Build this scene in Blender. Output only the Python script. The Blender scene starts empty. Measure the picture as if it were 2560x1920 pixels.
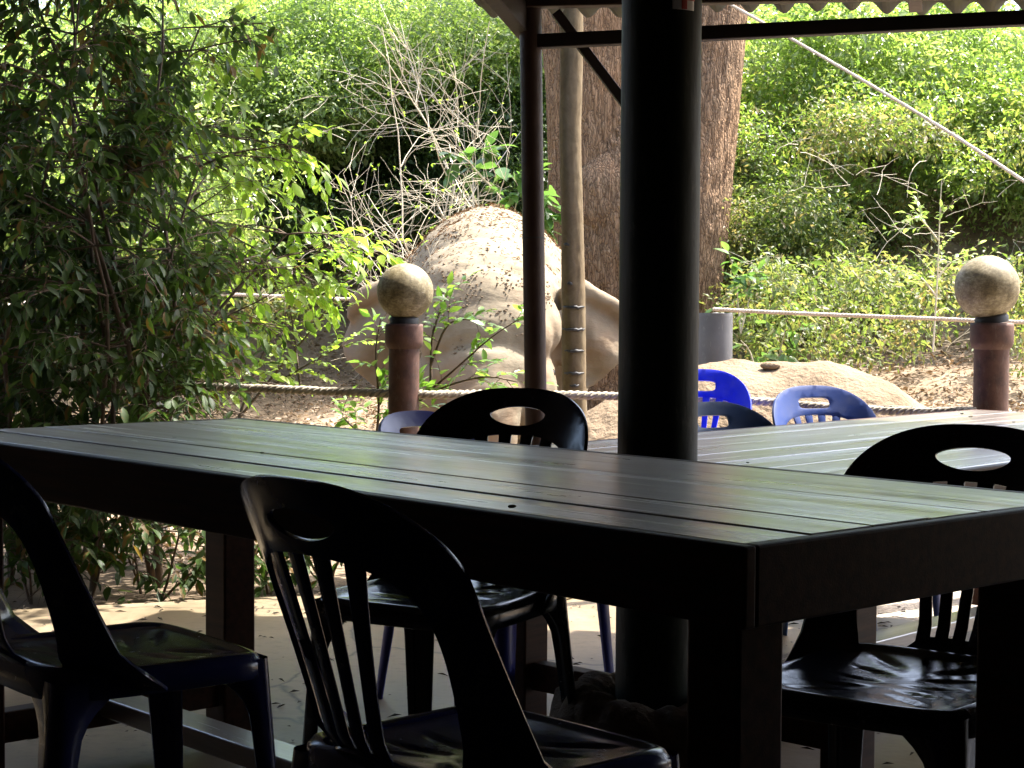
import bpy, bmesh, math, random
import numpy as np
from mathutils import Vector, Matrix, noise
from mathutils.geometry import delaunay_2d_cdt

# ------------------------------------------------------------------ camera, sky, sun, exposure
R = math.radians
sc = bpy.context.scene
col = sc.collection
CAM_Z, FOCAL, PITCH, ROLL = 1.062, 4446.0, R(2.63), R(0.345)
cam_d = bpy.data.cameras.new('camera')
cam = bpy.data.objects.new('camera', cam_d)
col.objects.link(cam)
cam_d.sensor_width = 36.0
cam_d.lens = 36.0 * FOCAL / 2560.0
cam_d.clip_start, cam_d.clip_end = 0.05, 500.0
CAM_ROT = Matrix.Rotation(R(90) - PITCH, 3, 'X') @ Matrix.Rotation(ROLL, 3, 'Z')
cam.matrix_world = Matrix.Translation((0, 0, CAM_Z)) @ CAM_ROT.to_4x4()
sc.camera = cam

SUN_AZ, SUN_EL = R(62), R(61)           # azimuth measured from straight ahead towards the right
world = bpy.data.worlds.new('World')
sc.world = world
world.use_nodes = True
wn = world.node_tree
sky = wn.nodes.new('ShaderNodeTexSky')
sky.sky_type = 'NISHITA'
sky.sun_disc = False
sky.sun_elevation = SUN_EL
sky.sun_rotation = SUN_AZ
sky.dust_density = 4.5
wn.links.new(sky.outputs[0], wn.nodes['Background'].inputs[0])
wn.nodes['Background'].inputs[1].default_value = 0.15
sun_d = bpy.data.lights.new('sun', 'SUN')
sun_d.energy = 4.0
sun_d.angle = R(0.53)
sun_d.color = (1.0, 0.95, 0.86)
sun = bpy.data.objects.new('sun', sun_d)
col.objects.link(sun)
to_sun = Vector((math.sin(SUN_AZ) * math.cos(SUN_EL), math.cos(SUN_AZ) * math.cos(SUN_EL), math.sin(SUN_EL)))
sun.rotation_euler = to_sun.to_track_quat('Z', 'Y').to_euler()
sun.location = (6, 4, 12)

sc.view_settings.view_transform = 'Standard'
sc.view_settings.look = 'None'
sc.view_settings.exposure = 2.4
sc.view_settings.gamma = 1.0
sc.view_settings.use_curve_mapping = False
sc.render.engine = 'CYCLES'
sc.cycles.use_denoising = True
sc.cycles.max_bounces = 6
sc.cycles.diffuse_bounces = 3
sc.cycles.use_adaptive_sampling = True
sc.cycles.adaptive_threshold = 0.02
sc.cycles.glossy_bounces = 3
sc.cycles.transmission_bounces = 3
sc.cycles.transparent_max_bounces = 4
sc.cycles.sample_clamp_indirect = 6.0

rng = np.random.default_rng(7)
random.seed(7)
UP = Vector((0, 0, 1))


def at(u, v, Y):
    """World point seen at (u, v) of a 2212x1659 view, at the distance Y ahead."""
    s = 2560.0 / 2212.0
    d = CAM_ROT @ Vector(((u * s - 1280) / FOCAL, (960 - v * s) / FOCAL, -1.0))
    k = Y / d.y
    return Vector((d.x * k, Y, CAM_Z + d.z * k))


def project(P):
    """World points (n,3) to the 2212x1659 view."""
    P = np.asarray(P, dtype=float) - np.array([0, 0, CAM_Z])
    L = P @ np.array(CAM_ROT)
    z = np.maximum(-L[:, 2], 1e-3)
    s = 2212.0 / 2560.0
    return np.stack([(1280 + FOCAL * L[:, 0] / z) * s, (960 - FOCAL * L[:, 1] / z) * s], 1)


# ------------------------------------------------------------------ materials
MATS = {}


def new_mat(name):
    m = bpy.data.materials.new(name)
    m.use_nodes = True
    nt = m.node_tree
    b = nt.nodes['Principled BSDF']
    return m, nt, b


def ramp(nt, fac, stops):
    r = nt.nodes.new('ShaderNodeValToRGB')
    el = r.color_ramp.elements
    while len(el) < len(stops):
        el.new(0.5)
    for e, (p, c) in zip(el, stops):
        e.position = p
        e.color = (*c, 1)
    nt.links.new(fac, r.inputs[0])
    return r.outputs[0]


def coords(nt, scale=(1, 1, 1), kind='Object', rot=(0, 0, 0)):
    tc = nt.nodes.new('ShaderNodeTexCoord')
    mp = nt.nodes.new('ShaderNodeMapping')
    mp.inputs['Scale'].default_value = scale
    mp.inputs['Rotation'].default_value = rot
    nt.links.new(tc.outputs[kind], mp.inputs[0])
    return mp.outputs[0]


def noise_tex(nt, vec, scale, detail=6, rough=0.55, dist=0.0):
    n = nt.nodes.new('ShaderNodeTexNoise')
    n.inputs['Scale'].default_value = scale
    n.inputs['Detail'].default_value = detail
    n.inputs['Roughness'].default_value = rough
    n.inputs['Distortion'].default_value = dist
    nt.links.new(vec, n.inputs['Vector'])
    return n.outputs[0]


def mixc(nt, fac, a, b, mode='MIX'):
    m = nt.nodes.new('ShaderNodeMix')
    m.data_type = 'RGBA'
    m.blend_type = mode
    for sock, val in ((m.inputs[0], fac), (m.inputs[6], a), (m.inputs[7], b)):
        if isinstance(val, (int, float)):
            sock.default_value = val
        elif isinstance(val, tuple):
            sock.default_value = (*val, 1)
        else:
            nt.links.new(val, sock)
    return m.outputs[2]


def bump(nt, b, height, strength, dist=0.01):
    bp = nt.nodes.new('ShaderNodeBump')
    bp.inputs['Strength'].default_value = strength
    bp.inputs['Distance'].default_value = dist
    nt.links.new(height, bp.inputs['Height'])
    if 'Normal' in b.inputs:
        nt.links.new(bp.outputs[0], b.inputs['Normal'])
    return bp


def noisy(name, stops, scale, rough=0.7, bump_s=0.3, bump_scale=None, stretch=(1, 1, 1), spec=0.5, detail=7, rough_var=0.0, bump_d=0.01):
    m, nt, b = new_mat(name)
    v = coords(nt, stretch)
    n = noise_tex(nt, v, scale, detail)
    nt.links.new(ramp(nt, n, stops), b.inputs['Base Color'])
    b.inputs['Roughness'].default_value = rough
    b.inputs['Specular IOR Level'].default_value = spec
    h = noise_tex(nt, v, bump_scale or scale * 4, 6)
    if rough_var:
        mr = nt.nodes.new('ShaderNodeMapRange')
        mr.inputs[1].default_value, mr.inputs[2].default_value = 0.3, 0.7
        mr.inputs[3].default_value, mr.inputs[4].default_value = rough - rough_var, rough + rough_var
        nt.links.new(n, mr.inputs[0])
        nt.links.new(mr.outputs[0], b.inputs['Roughness'])
    if bump_s:
        bump(nt, b, h, bump_s, bump_d)
    MATS[name] = m
    return m


def leaf_mat(name, stops, trans=0.45, rough=0.42, tint=(0.92, 1.0, 0.50), bright=2.4, spec=0.5):
    m, nt, b = new_mat(name)
    g = nt.nodes.new('ShaderNodeNewGeometry')
    oi = nt.nodes.new('ShaderNodeObjectInfo')
    ad = nt.nodes.new('ShaderNodeMath')
    ad.operation = 'ADD'
    nt.links.new(g.outputs['Random Per Island'], ad.inputs[0])
    nt.links.new(oi.outputs['Random'], ad.inputs[1])
    f0 = nt.nodes.new('ShaderNodeMath')
    f0.operation = 'FRACT'
    nt.links.new(ad.outputs[0], f0.inputs[0])
    big = noise_tex(nt, coords(nt), 1.1, 3, 0.6)
    f1 = nt.nodes.new('ShaderNodeMath'); f1.operation = 'MULTIPLY_ADD'
    f1.inputs[1].default_value = 1.5
    f1.inputs[2].default_value = -0.5
    nt.links.new(big, f1.inputs[0])
    fr = nt.nodes.new('ShaderNodeMath'); fr.operation = 'MULTIPLY_ADD'; fr.use_clamp = True
    fr.inputs[1].default_value = 0.75
    nt.links.new(f0.outputs[0], fr.inputs[0])
    nt.links.new(f1.outputs[0], fr.inputs[2])
    c = ramp(nt, fr.outputs[0], stops)
    nt.links.new(c, b.inputs['Base Color'])
    b.inputs['Roughness'].default_value = rough
    b.inputs['Specular IOR Level'].default_value = spec
    tr = nt.nodes.new('ShaderNodeBsdfTranslucent')
    tc = mixc(nt, 1.0, c, tuple(t * bright for t in tint), 'MULTIPLY')
    nt.links.new(tc, tr.inputs[0])
    mx = nt.nodes.new('ShaderNodeMixShader')
    mx.inputs[0].default_value = trans
    nt.links.new(b.outputs[0], mx.inputs[1])
    nt.links.new(tr.outputs[0], mx.inputs[2])
    nt.links.new(mx.outputs[0], nt.nodes['Material Output'].inputs[0])
    MATS[name] = m
    return m


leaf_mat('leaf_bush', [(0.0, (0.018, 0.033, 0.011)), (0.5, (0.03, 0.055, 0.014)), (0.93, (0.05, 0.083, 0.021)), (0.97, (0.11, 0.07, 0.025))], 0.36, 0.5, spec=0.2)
leaf_mat('leaf_lime', [(0.0, (0.11, 0.18, 0.03)), (0.6, (0.16, 0.24, 0.04)), (1.0, (0.21, 0.27, 0.055))], 0.5, 0.45)
leaf_mat('leaf_sapling', [(0.0, (0.06, 0.12, 0.028)), (0.6, (0.10, 0.18, 0.035)), (1.0, (0.14, 0.2, 0.05))], 0.42, 0.32)
leaf_mat('leaf_thicket', [(0.0, (0.05, 0.09, 0.022)), (0.45, (0.10, 0.155, 0.036)), (0.85, (0.16, 0.215, 0.05)), (0.98, (0.23, 0.22, 0.09))], 0.45, 0.32, spec=0.7)
leaf_mat('leaf_shade_tone', [(0.0, (0.022, 0.042, 0.014)), (0.5, (0.04, 0.072, 0.02)), (1.0, (0.075, 0.115, 0.03))], 0.35, 0.4)  # extra dark leaves, shade of the hollows put into their colour
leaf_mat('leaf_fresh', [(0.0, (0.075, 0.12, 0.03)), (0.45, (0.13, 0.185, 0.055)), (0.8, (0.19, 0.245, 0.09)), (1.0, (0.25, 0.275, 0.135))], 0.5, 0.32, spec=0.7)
leaf_mat('leaf_dry_mix', [(0.0, (0.05, 0.082, 0.024)), (0.55, (0.105, 0.135, 0.042)), (0.82, (0.15, 0.15, 0.062)), (1.0, (0.21, 0.16, 0.09))], 0.4, 0.55)
leaf_mat('leaf_big', [(0.0, (0.05, 0.11, 0.035)), (1.0, (0.10, 0.17, 0.05))], 0.35, 0.3)
leaf_mat('litter', [(0.0, (0.09, 0.06, 0.04)), (0.4, (0.18, 0.125, 0.08)), (0.8, (0.28, 0.21, 0.145)), (1.0, (0.40, 0.32, 0.24))], 0.12, 0.7, (1, .8, .5), 1.2, 0.2)

noisy('stem', [(0.3, (0.05, 0.03, 0.018)), (0.7, (0.13, 0.085, 0.05))], 14, 0.75, 0.4)
noisy('stem_pale', [(0.3, (0.40, 0.34, 0.23)), (0.7, (0.62, 0.55, 0.42))], 10, 0.75, 0.3)
noisy('soil', [(0.25, (0.11, 0.078, 0.05)), (0.5, (0.19, 0.14, 0.095)), (0.8, (0.28, 0.22, 0.155))], 2.2, 0.9, 0.8, 18, spec=0.15, bump_d=0.03)
noisy('sand', [(0.25, (0.13, 0.093, 0.058)), (0.55, (0.185, 0.137, 0.092)), (0.8, (0.235, 0.18, 0.125))], 3.0, 0.92, 0.9, 26, spec=0.1, bump_d=0.03)
noisy('gravel', [(0.3, (0.25, 0.21, 0.16)), (0.6, (0.45, 0.39, 0.31)), (0.8, (0.58, 0.52, 0.44))], 40, 0.85, 1.0, 60, spec=0.2, bump_d=0.02)
noisy('table_side', [(0.3, (0.022, 0.007, 0.004)), (0.7, (0.06, 0.019, 0.009))], 5, 0.5, 0.08, 30, (1, 12, 12), 0.2)
noisy('column_paint', [(0.3, (0.008, 0.014, 0.012)), (0.72, (0.022, 0.03, 0.018))], 9, 0.55, 0.2, 30, (1, 1, .25), spec=0.2)
noisy('brown_paint', [(0.3, (0.03, 0.016, 0.012)), (0.7, (0.06, 0.034, 0.025))], 7, 0.5, 0.12, 40, spec=0.35)
noisy('dark_beam', [(0.3, (0.012, 0.009, 0.007)), (0.7, (0.028, 0.019, 0.015))], 7, 0.6, 0.12, 40, spec=0.3)
noisy('grey_pipe', [(0.3, (0.06, 0.06, 0.065)), (0.7, (0.10, 0.10, 0.105))], 5, 0.55, 0.1, 40, spec=0.4)
noisy('cut_concrete', [(0.3, (0.12, 0.12, 0.12)), (0.7, (0.28, 0.28, 0.27))], 20, 0.85, 0.9, 40, bump_d=0.02)
noisy('rope_thick', [(0.3, (0.13, 0.11, 0.085)), (0.55, (0.34, 0.30, 0.24)), (0.8, (0.5, 0.46, 0.39))], 6, 0.9, 0.6, 90, spec=0.1)
noisy('rope_thin', [(0.3, (0.40, 0.33, 0.26)), (0.7, (0.58, 0.50, 0.42))], 9, 0.85, 0.5, 120, spec=0.15)
noisy('stone_ring', [(0.25, (0.06, 0.045, 0.032)), (0.7, (0.16, 0.12, 0.085))], 9, 0.85, 0.9, 25, spec=0.2, bump_d=0.02)
noisy('pvc', [(0.3, (0.42, 0.36, 0.22)), (0.7, (0.62, 0.55, 0.38))], 5, 0.45, 0.1, 30)
noisy('white_paint', [(0.3, (0.6, 0.58, 0.54)), (0.7, (0.75, 0.73, 0.68))], 6, 0.5, 0.05, 30)
noisy('red_paint', [(0.3, (0.42, 0.03, 0.02)), (0.7, (0.5, 0.045, 0.03))], 6, 0.5, 0.05, 30)
noisy('black_rubber', [(0.3, (0.012, 0.012, 0.012)), (0.7, (0.03, 0.03, 0.03))], 6, 0.6, 0.1, 30)
noisy('wall_dark', [(0.3, (0.035, 0.025, 0.02)), (0.7, (0.06, 0.045, 0.035))], 2, 0.8, 0.2, 30)
noisy('straw', [(0.3, (0.09, 0.05, 0.025)), (0.7, (0.28, 0.17, 0.09))], 12, 0.85, 0.2, 40, spec=0.15)
noisy('mud', [(0.3, (0.10, 0.075, 0.05)), (0.7, (0.20, 0.15, 0.10))], 30, 0.9, 0.5, 60, spec=0.1)
noisy('crumb', [(0.3, (0.02, 0.015, 0.01)), (0.7, (0.06, 0.04, 0.025))], 30, 0.9, 0.2, 60)
noisy('eye_black', [(0.3, (0.01, 0.008, 0.006)), (0.7, (0.03, 0.02, 0.012))], 30, 0.12, 0.0)


def make_special_mats():
    # varnished table top: grain, worn streaks and glossy patches
    m, nt, b = new_mat('table_top')
    v = coords(nt, (1.0, 14, 14))
    n = noise_tex(nt, v, 3.0, 8, 0.6, 0.6)
    nt.links.new(ramp(nt, n, [(0.3, (0.075, 0.046, 0.03)), (0.55, (0.135, 0.092, 0.064)), (0.75, (0.21, 0.155, 0.115))]), b.inputs['Base Color'])
    v2 = coords(nt, (0.7, 5, 5))
    n2 = noise_tex(nt, v2, 2.6, 7, 0.6)
    mr = nt.nodes.new('ShaderNodeMapRange')
    mr.inputs[1].default_value, mr.inputs[2].default_value = 0.3, 0.72
    mr.inputs[3].default_value, mr.inputs[4].default_value = 0.24, 0.48
    nt.links.new(n2, mr.inputs[0])
    nt.links.new(mr.outputs[0], b.inputs['Roughness'])
    b.inputs['Specular IOR Level'].default_value = 0.9
    b.inputs['Coat Weight'].default_value = 1.0
    b.inputs['Coat IOR'].default_value = 2.2
    b.inputs['Sheen Weight'].default_value = 0.3
    b.inputs['Sheen Roughness'].default_value = 0.45
    b.inputs['Sheen Tint'].default_value = (1.0, 0.92, 0.84, 1)
    mc = nt.nodes.new('ShaderNodeMapRange')
    mc.inputs[1].default_value, mc.inputs[2].default_value = 0.34, 0.66
    mc.inputs[3].default_value, mc.inputs[4].default_value = 0.12, 0.32
    nt.links.new(noise_tex(nt, coords(nt, (0.5, 7, 7)), 1.9, 6, 0.6, 0.4), mc.inputs[0])
    nt.links.new(mc.outputs[0], b.inputs['Coat Roughness'])
    v3 = coords(nt, (0.8, 9, 9))
    bp = bump(nt, b, noise_tex(nt, v3, 3.4, 5, 0.5), 0.14, 0.01)
    nt.links.new(bp.outputs[0], b.inputs['Coat Normal'])
    MATS['table_top'] = m

    # corrugated fibre sheet with moss and lichen
    m, nt, b = new_mat('roof_sheet')
    v = coords(nt)
    n = noise_tex(nt, v, 9, 8, 0.65)
    nt.links.new(ramp(nt, n, [(0.32, (0.012, 0.011, 0.006)), (0.5, (0.035, 0.034, 0.018)), (0.62, (0.04, 0.042, 0.014)), (0.78, (0.11, 0.105, 0.06))]), b.inputs['Base Color'])
    b.inputs['Roughness'].default_value = 0.85
    tr = nt.nodes.new('ShaderNodeBsdfTranslucent')
    tr.inputs[0].default_value = (0.30, 0.28, 0.15, 1)
    mx = nt.nodes.new('ShaderNodeMixShader')
    mx.inputs[0].default_value = 0.05
    nt.links.new(b.outputs[0], mx.inputs[1])
    nt.links.new(tr.outputs[0], mx.inputs[2])
    nt.links.new(mx.outputs[0], nt.nodes['Material Output'].inputs[0])
    bump(nt, b, noise_tex(nt, v, 40, 5), 0.4, 0.01)
    MATS['roof_sheet'] = m

    # grimy globe
    m, nt, b = new_mat('globe')
    v = coords(nt)
    n = noise_tex(nt, v, 17, 9, 0.7, 0.5)
    c = ramp(nt, n, [(0.3, (0.10, 0.08, 0.035)), (0.44, (0.19, 0.155, 0.08)), (0.6, (0.33, 0.29, 0.19)), (0.78, (0.50, 0.46, 0.37))])
    n2 = noise_tex(nt, coords(nt, (1, 1, 1.6)), 75, 6, 0.75)
    c = mixc(nt, 0.75, c, ramp(nt, n2, [(0.38, (0.28, 0.22, 0.13)), (0.6, (0.95, 0.92, 0.82))]), 'MULTIPLY')
    v3 = coords(nt, (2.5, 2.5, 14), rot=(0.5, 1.1, 0))
    n3 = noise_tex(nt, v3, 9, 3, 0.5)
    c = mixc(nt, ramp(nt, n3, [(0.66, (0, 0, 0)), (0.72, (.35, .35, .35))]), c, (0.62, 0.58, 0.48))
    nt.links.new(c, b.inputs['Base Color'])
    b.inputs['Roughness'].default_value = 0.6
    bump(nt, b, n2, 0.15, 0.004)
    MATS['globe'] = m

    # terracotta pipe with lime and grime
    m, nt, b = new_mat('terracotta')
    v = coords(nt)
    n = noise_tex(nt, v, 16, 8, 0.65)
    c = ramp(nt, n, [(0.28, (0.035, 0.015, 0.01)), (0.55, (0.085, 0.037, 0.024)), (0.8, (0.13, 0.066, 0.046))])
    n2 = noise_tex(nt, coords(nt, (1, 1, .45)), 48, 7, 0.72)
    c = mixc(nt, ramp(nt, n2, [(0.55, (0, 0, 0)), (0.75, (.55, .55, .55))]), c, (0.17, 0.135, 0.11))
    nt.links.new(c, b.inputs['Base Color'])
    b.inputs['Roughness'].default_value = 0.7
    bump(nt, b, n2, 0.25, 0.006)
    MATS['terracotta'] = m

    # elephant hide, sand dust and painted-in sunlight on top, pink freckles, fine wrinkles
    m, nt, b = new_mat('elephant_skin')
    v = coords(nt)
    n = noise_tex(nt, v, 3.2, 8, 0.62)
    c = ramp(nt, n, [(0.3, (0.135, 0.11, 0.075)), (0.5, (0.18, 0.15, 0.104)), (0.7, (0.225, 0.19, 0.137))])
    n2 = noise_tex(nt, v, 1.9, 5, 0.55)
    c = mixc(nt, ramp(nt, n2, [(0.50, (0, 0, 0)), (0.66, (.6, .6, .6))]), c, (0.20, 0.125, 0.075))
    n3 = noise_tex(nt, v, 2.7, 6, 0.65, 0.6)
    c = mixc(nt, ramp(nt, n3, [(0.54, (0, 0, 0)), (0.72, (.4, .4, .4))]), c, (0.11, 0.085, 0.065))
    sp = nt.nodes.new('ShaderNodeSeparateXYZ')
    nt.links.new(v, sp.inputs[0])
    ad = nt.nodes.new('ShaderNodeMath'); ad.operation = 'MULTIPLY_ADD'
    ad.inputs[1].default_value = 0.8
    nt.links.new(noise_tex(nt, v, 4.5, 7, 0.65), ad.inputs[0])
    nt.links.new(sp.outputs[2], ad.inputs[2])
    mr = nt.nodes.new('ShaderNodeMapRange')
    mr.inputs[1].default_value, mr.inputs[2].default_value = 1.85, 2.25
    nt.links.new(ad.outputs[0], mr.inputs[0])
    c = mixc(nt, mr.outputs[0], c, (0.215, 0.175, 0.12))  # paler sandy tone higher up also stands in for sunlight on top
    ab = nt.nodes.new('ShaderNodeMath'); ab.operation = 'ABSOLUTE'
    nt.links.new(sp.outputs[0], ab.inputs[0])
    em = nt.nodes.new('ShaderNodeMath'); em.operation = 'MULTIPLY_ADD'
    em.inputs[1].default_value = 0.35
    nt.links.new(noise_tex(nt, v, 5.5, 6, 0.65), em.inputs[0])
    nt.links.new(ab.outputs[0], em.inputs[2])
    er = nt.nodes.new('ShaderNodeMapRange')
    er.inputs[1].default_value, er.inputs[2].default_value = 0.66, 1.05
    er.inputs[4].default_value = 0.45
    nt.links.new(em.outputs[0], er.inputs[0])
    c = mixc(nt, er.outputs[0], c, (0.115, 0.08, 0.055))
    n4 = noise_tex(nt, v, 48, 5, 0.7)
    c = mixc(nt, ramp(nt, n4, [(0.55, (0, 0, 0)), (0.70, (.5, .5, .5))]), c, (0.17, 0.11, 0.07))
    nt.links.new(c, b.inputs['Base Color'])
    b.inputs['Roughness'].default_value = 0.85
    b.inputs['Specular IOR Level'].default_value = 0.2
    bump(nt, b, noise_tex(nt, coords(nt, (1, 1, 2.4)), 26, 7, 0.6), 0.3, 0.012)
    MATS['elephant_skin'] = m

    # fissured bark
    for name, tones, sc_, st in (('bark', [(0.30, (0.10, 0.063, 0.038)), (0.45, (0.19, 0.122, 0.074)), (0.6, (0.27, 0.18, 0.112)), (0.75, (0.36, 0.255, 0.17))], 34, (1, 1, 0.13)),
                                 ('bark_smooth', [(0.25, (0.085, 0.06, 0.032)), (0.55, (0.15, 0.112, 0.066)), (0.8, (0.21, 0.165, 0.105))], 18, (1, 1, 0.8))):
        m, nt, b = new_mat(name)
        v = coords(nt, st)
        n = noise_tex(nt, v, sc_, 8, 0.65, 0.7)
        n0 = noise_tex(nt, coords(nt), 2.2, 4, 0.6)
        c = ramp(nt, n, tones)
        c = mixc(nt, ramp(nt, n0, [(0.45, (0, 0, 0)), (0.7, (.5, .5, .5))]), c, (0.31, 0.18, 0.095) if name == 'bark' else (0.12, 0.10, 0.06))
        nt.links.new(c, b.inputs['Base Color'])
        b.inputs['Roughness'].default_value = 0.88
        b.inputs['Specular IOR Level'].default_value = 0.15
        if name == 'bark':
            vo = nt.nodes.new('ShaderNodeTexVoronoi')
            vo.feature = 'DISTANCE_TO_EDGE'
            vo.inputs['Scale'].default_value = 44
            wob = nt.nodes.new('ShaderNodeTexNoise')
            wob.inputs['Scale'].default_value = 9
            wob.inputs['Detail'].default_value = 4
            nt.links.new(coords(nt), wob.inputs['Vector'])
            nt.links.new(mixc(nt, 0.07, coords(nt, (1, 1, .10)), wob.outputs[1], 'ADD'), vo.inputs['Vector'])
            crack = ramp(nt, vo.outputs[0], [(0.0, (.9, .9, .9)), (0.07, (.3, .3, .3)), (0.17, (0, 0, 0))])
            c = mixc(nt, crack, c, (0.045, 0.027, 0.017))
            nt.links.new(c, b.inputs['Base Color'])
            bump(nt, b, vo.outputs[0], 0.9, 0.03)
        else:
            bump(nt, b, n, 0.35, 0.006)
        MATS[name] = m


def slab_mat():
    m, nt, b = new_mat('slab')
    v = coords(nt)
    n = noise_tex(nt, v, 1.8, 9, 0.62, 0.4)
    c = ramp(nt, n, [(0.25, (0.09, 0.064, 0.037)), (0.42, (0.165, 0.125, 0.076)), (0.6, (0.23, 0.18, 0.115)), (0.8, (0.30, 0.245, 0.165))])
    n2 = noise_tex(nt, v, 19, 8, 0.7)
    c = mixc(nt, ramp(nt, n2, [(0.5, (0, 0, 0)), (0.68, (.6, .6, .6))]), c, (0.10, 0.072, 0.045))
    vo = nt.nodes.new('ShaderNodeTexVoronoi')
    vo.feature = 'DISTANCE_TO_EDGE'
    vo.inputs['Scale'].default_value = 0.75
    nz = nt.nodes.new('ShaderNodeTexNoise')
    nz.inputs['Scale'].default_value = 2.4
    nz.inputs['Detail'].default_value = 6
    nt.links.new(v, nz.inputs['Vector'])
    nt.links.new(mixc(nt, 0.22, v, nz.outputs[1], 'ADD'), vo.inputs['Vector'])
    c = mixc(nt, ramp(nt, vo.outputs[0], [(0.0, (1, 1, 1)), (0.006, (0, 0, 0))]), c, (0.035, 0.028, 0.02))
    nt.links.new(c, b.inputs['Base Color'])
    mr = nt.nodes.new('ShaderNodeMapRange')
    mr.inputs[1].default_value, mr.inputs[2].default_value = 0.3, 0.7
    mr.inputs[3].default_value, mr.inputs[4].default_value = 0.36, 0.65
    nt.links.new(n, mr.inputs[0])
    nt.links.new(mr.outputs[0], b.inputs['Roughness'])
    bump(nt, b, noise_tex(nt, v, 38, 6, 0.6), 0.25, 0.004)
    MATS['slab'] = m


slab_mat()


def scuff(name, colr, amount, scale, stretch):
    m = MATS[name]
    nt = m.node_tree
    b = nt.nodes['Principled BSDF']
    old = b.inputs['Base Color'].links[0].from_socket
    f = ramp(nt, noise_tex(nt, coords(nt, stretch), scale, 8, 0.75, 0.3), [(0.56, (0, 0, 0)), (0.70, (amount,) * 3)])
    nt.links.new(mixc(nt, f, old, colr), b.inputs['Base Color'])


scuff('column_paint', (0.06, 0.062, 0.05), .8, 26, (1, 1, .3))
scuff('brown_paint', (0.085, 0.062, 0.05), .6, 30, (1, 1, .3))
scuff('grey_pipe', (0.2, 0.2, 0.19), .6, 24, (1, 1, .4))
scuff('table_side', (0.055, 0.026, 0.015), .5, 9, (1, 8, 8))


def plastic(name, colr, rough=0.3, dust=0.3):
    m, nt, b = new_mat(name)
    v = coords(nt)
    n = noise_tex(nt, v, 14, 9, 0.72)
    n2 = noise_tex(nt, coords(nt, (1, 1, 3)), 60, 4, 0.6)
    pale = tuple(0.75 * c + 0.25 * sum(colr) / 3 + 0.03 * dust for c in colr)
    c = mixc(nt, ramp(nt, n, [(0.45, (0, 0, 0)), (0.75, (dust * 2,) * 3)]), colr, pale)
    nt.links.new(c, b.inputs['Base Color'])
    mr = nt.nodes.new('ShaderNodeMapRange')
    mr.inputs[1].default_value, mr.inputs[2].default_value = 0.3, 0.7
    mr.inputs[3].default_value, mr.inputs[4].default_value = rough - 0.08, rough + 0.16
    nt.links.new(n, mr.inputs[0])
    nt.links.new(mr.outputs[0], b.inputs['Roughness'])
    bump(nt, b, n2, 0.05, 0.004)
    MATS[name] = m


make_special_mats()
plastic('plastic_black', (0.006, 0.007, 0.016), 0.16)
plastic('plastic_navy', (0.012, 0.018, 0.085), 0.16)
plastic('plastic_bright', (0.012, 0.028, 0.62), 0.35)
plastic('plastic_faded', (0.012, 0.036, 0.165), 0.4, 0.4)
plastic('plastic_slate', (0.03, 0.075, 0.20), 0.4, 0.5)
plastic('plastic_violet', (0.018, 0.024, 0.22), 0.35)


# ------------------------------------------------------------------ mesh helpers
def tag(o, label=None, cat=None, group=None, kind=None):
    if label: o['label'] = label
    if cat: o['category'] = cat
    if group: o['group'] = group
    if kind: o['kind'] = kind
    return o


def empty(name, loc=(0, 0, 0), rz=0.0):
    o = bpy.data.objects.new(name, None)
    o.empty_display_size = 0.1
    o.location = loc
    o.rotation_euler = (0, 0, rz)
    col.objects.link(o)
    return o


def link(name, me, material=None, parent=None, smooth=False):
    if material is not None and not me.materials:
        me.materials.append(MATS[material] if isinstance(material, str) else material)
    o = bpy.data.objects.new(name, me)
    col.objects.link(o)
    if parent is not None:
        o.parent = parent
    if smooth:
        me.polygons.foreach_set('use_smooth', np.ones(len(me.polygons), dtype=bool))
    return o


def np_mesh(name, verts, faces, smooth=False):
    """verts (n,3); faces (m,k) of one size."""
    verts = np.asarray(verts, dtype=np.float32)
    faces = np.asarray(faces, dtype=np.int32)
    me = bpy.data.meshes.new(name)
    me.vertices.add(len(verts))
    me.vertices.foreach_set('co', verts.ravel())
    k = faces.shape[1]
    me.loops.add(faces.size)
    me.loops.foreach_set('vertex_index', faces.ravel())
    me.polygons.add(len(faces))
    me.polygons.foreach_set('loop_start', np.arange(0, faces.size, k, dtype=np.int32))
    if smooth:
        me.polygons.foreach_set('use_smooth', np.ones(len(faces), dtype=bool))
    me.update(calc_edges=True)
    me.validate()
    return me


def bm_mesh(name, bm):
    me = bpy.data.meshes.new(name)
    bm.to_mesh(me)
    bm.free()
    return me


def box_mesh(name, size, center=(0, 0, 0), bev=0.004, seg=2, jitter=0.0):
    bm = bmesh.new()
    bmesh.ops.create_cube(bm, size=1.0)
    for v in bm.verts:
        v.co = Vector((v.co.x * size[0] + center[0], v.co.y * size[1] + center[1], v.co.z * size[2] + center[2]))
        if jitter:
            v.co += Vector((random.uniform(-1, 1), random.uniform(-1, 1), random.uniform(-1, 1))) * jitter
    if bev:
        bmesh.ops.bevel(bm, geom=list(bm.edges), offset=bev, segments=seg, affect='EDGES', profile=0.5)
    return bm_mesh(name, bm)


def beam_mesh(name, a, b, w, h, bev=0.004):
    """A straight rectangular bar from a to b (w across, h high)."""
    a, b = Vector(a), Vector(b)
    d = (b - a)
    me = box_mesh(name, (d.length, w, h), bev=bev)
    x = d.normalized()
    y = UP.cross(x)
    y = y.normalized() if y.length > 1e-4 else Vector((0, 1, 0))
    z = x.cross(y)
    M = Matrix((x, y, z)).transposed().to_4x4()
    me.transform(Matrix.Translation((a + b) / 2) @ M)
    return me


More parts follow.
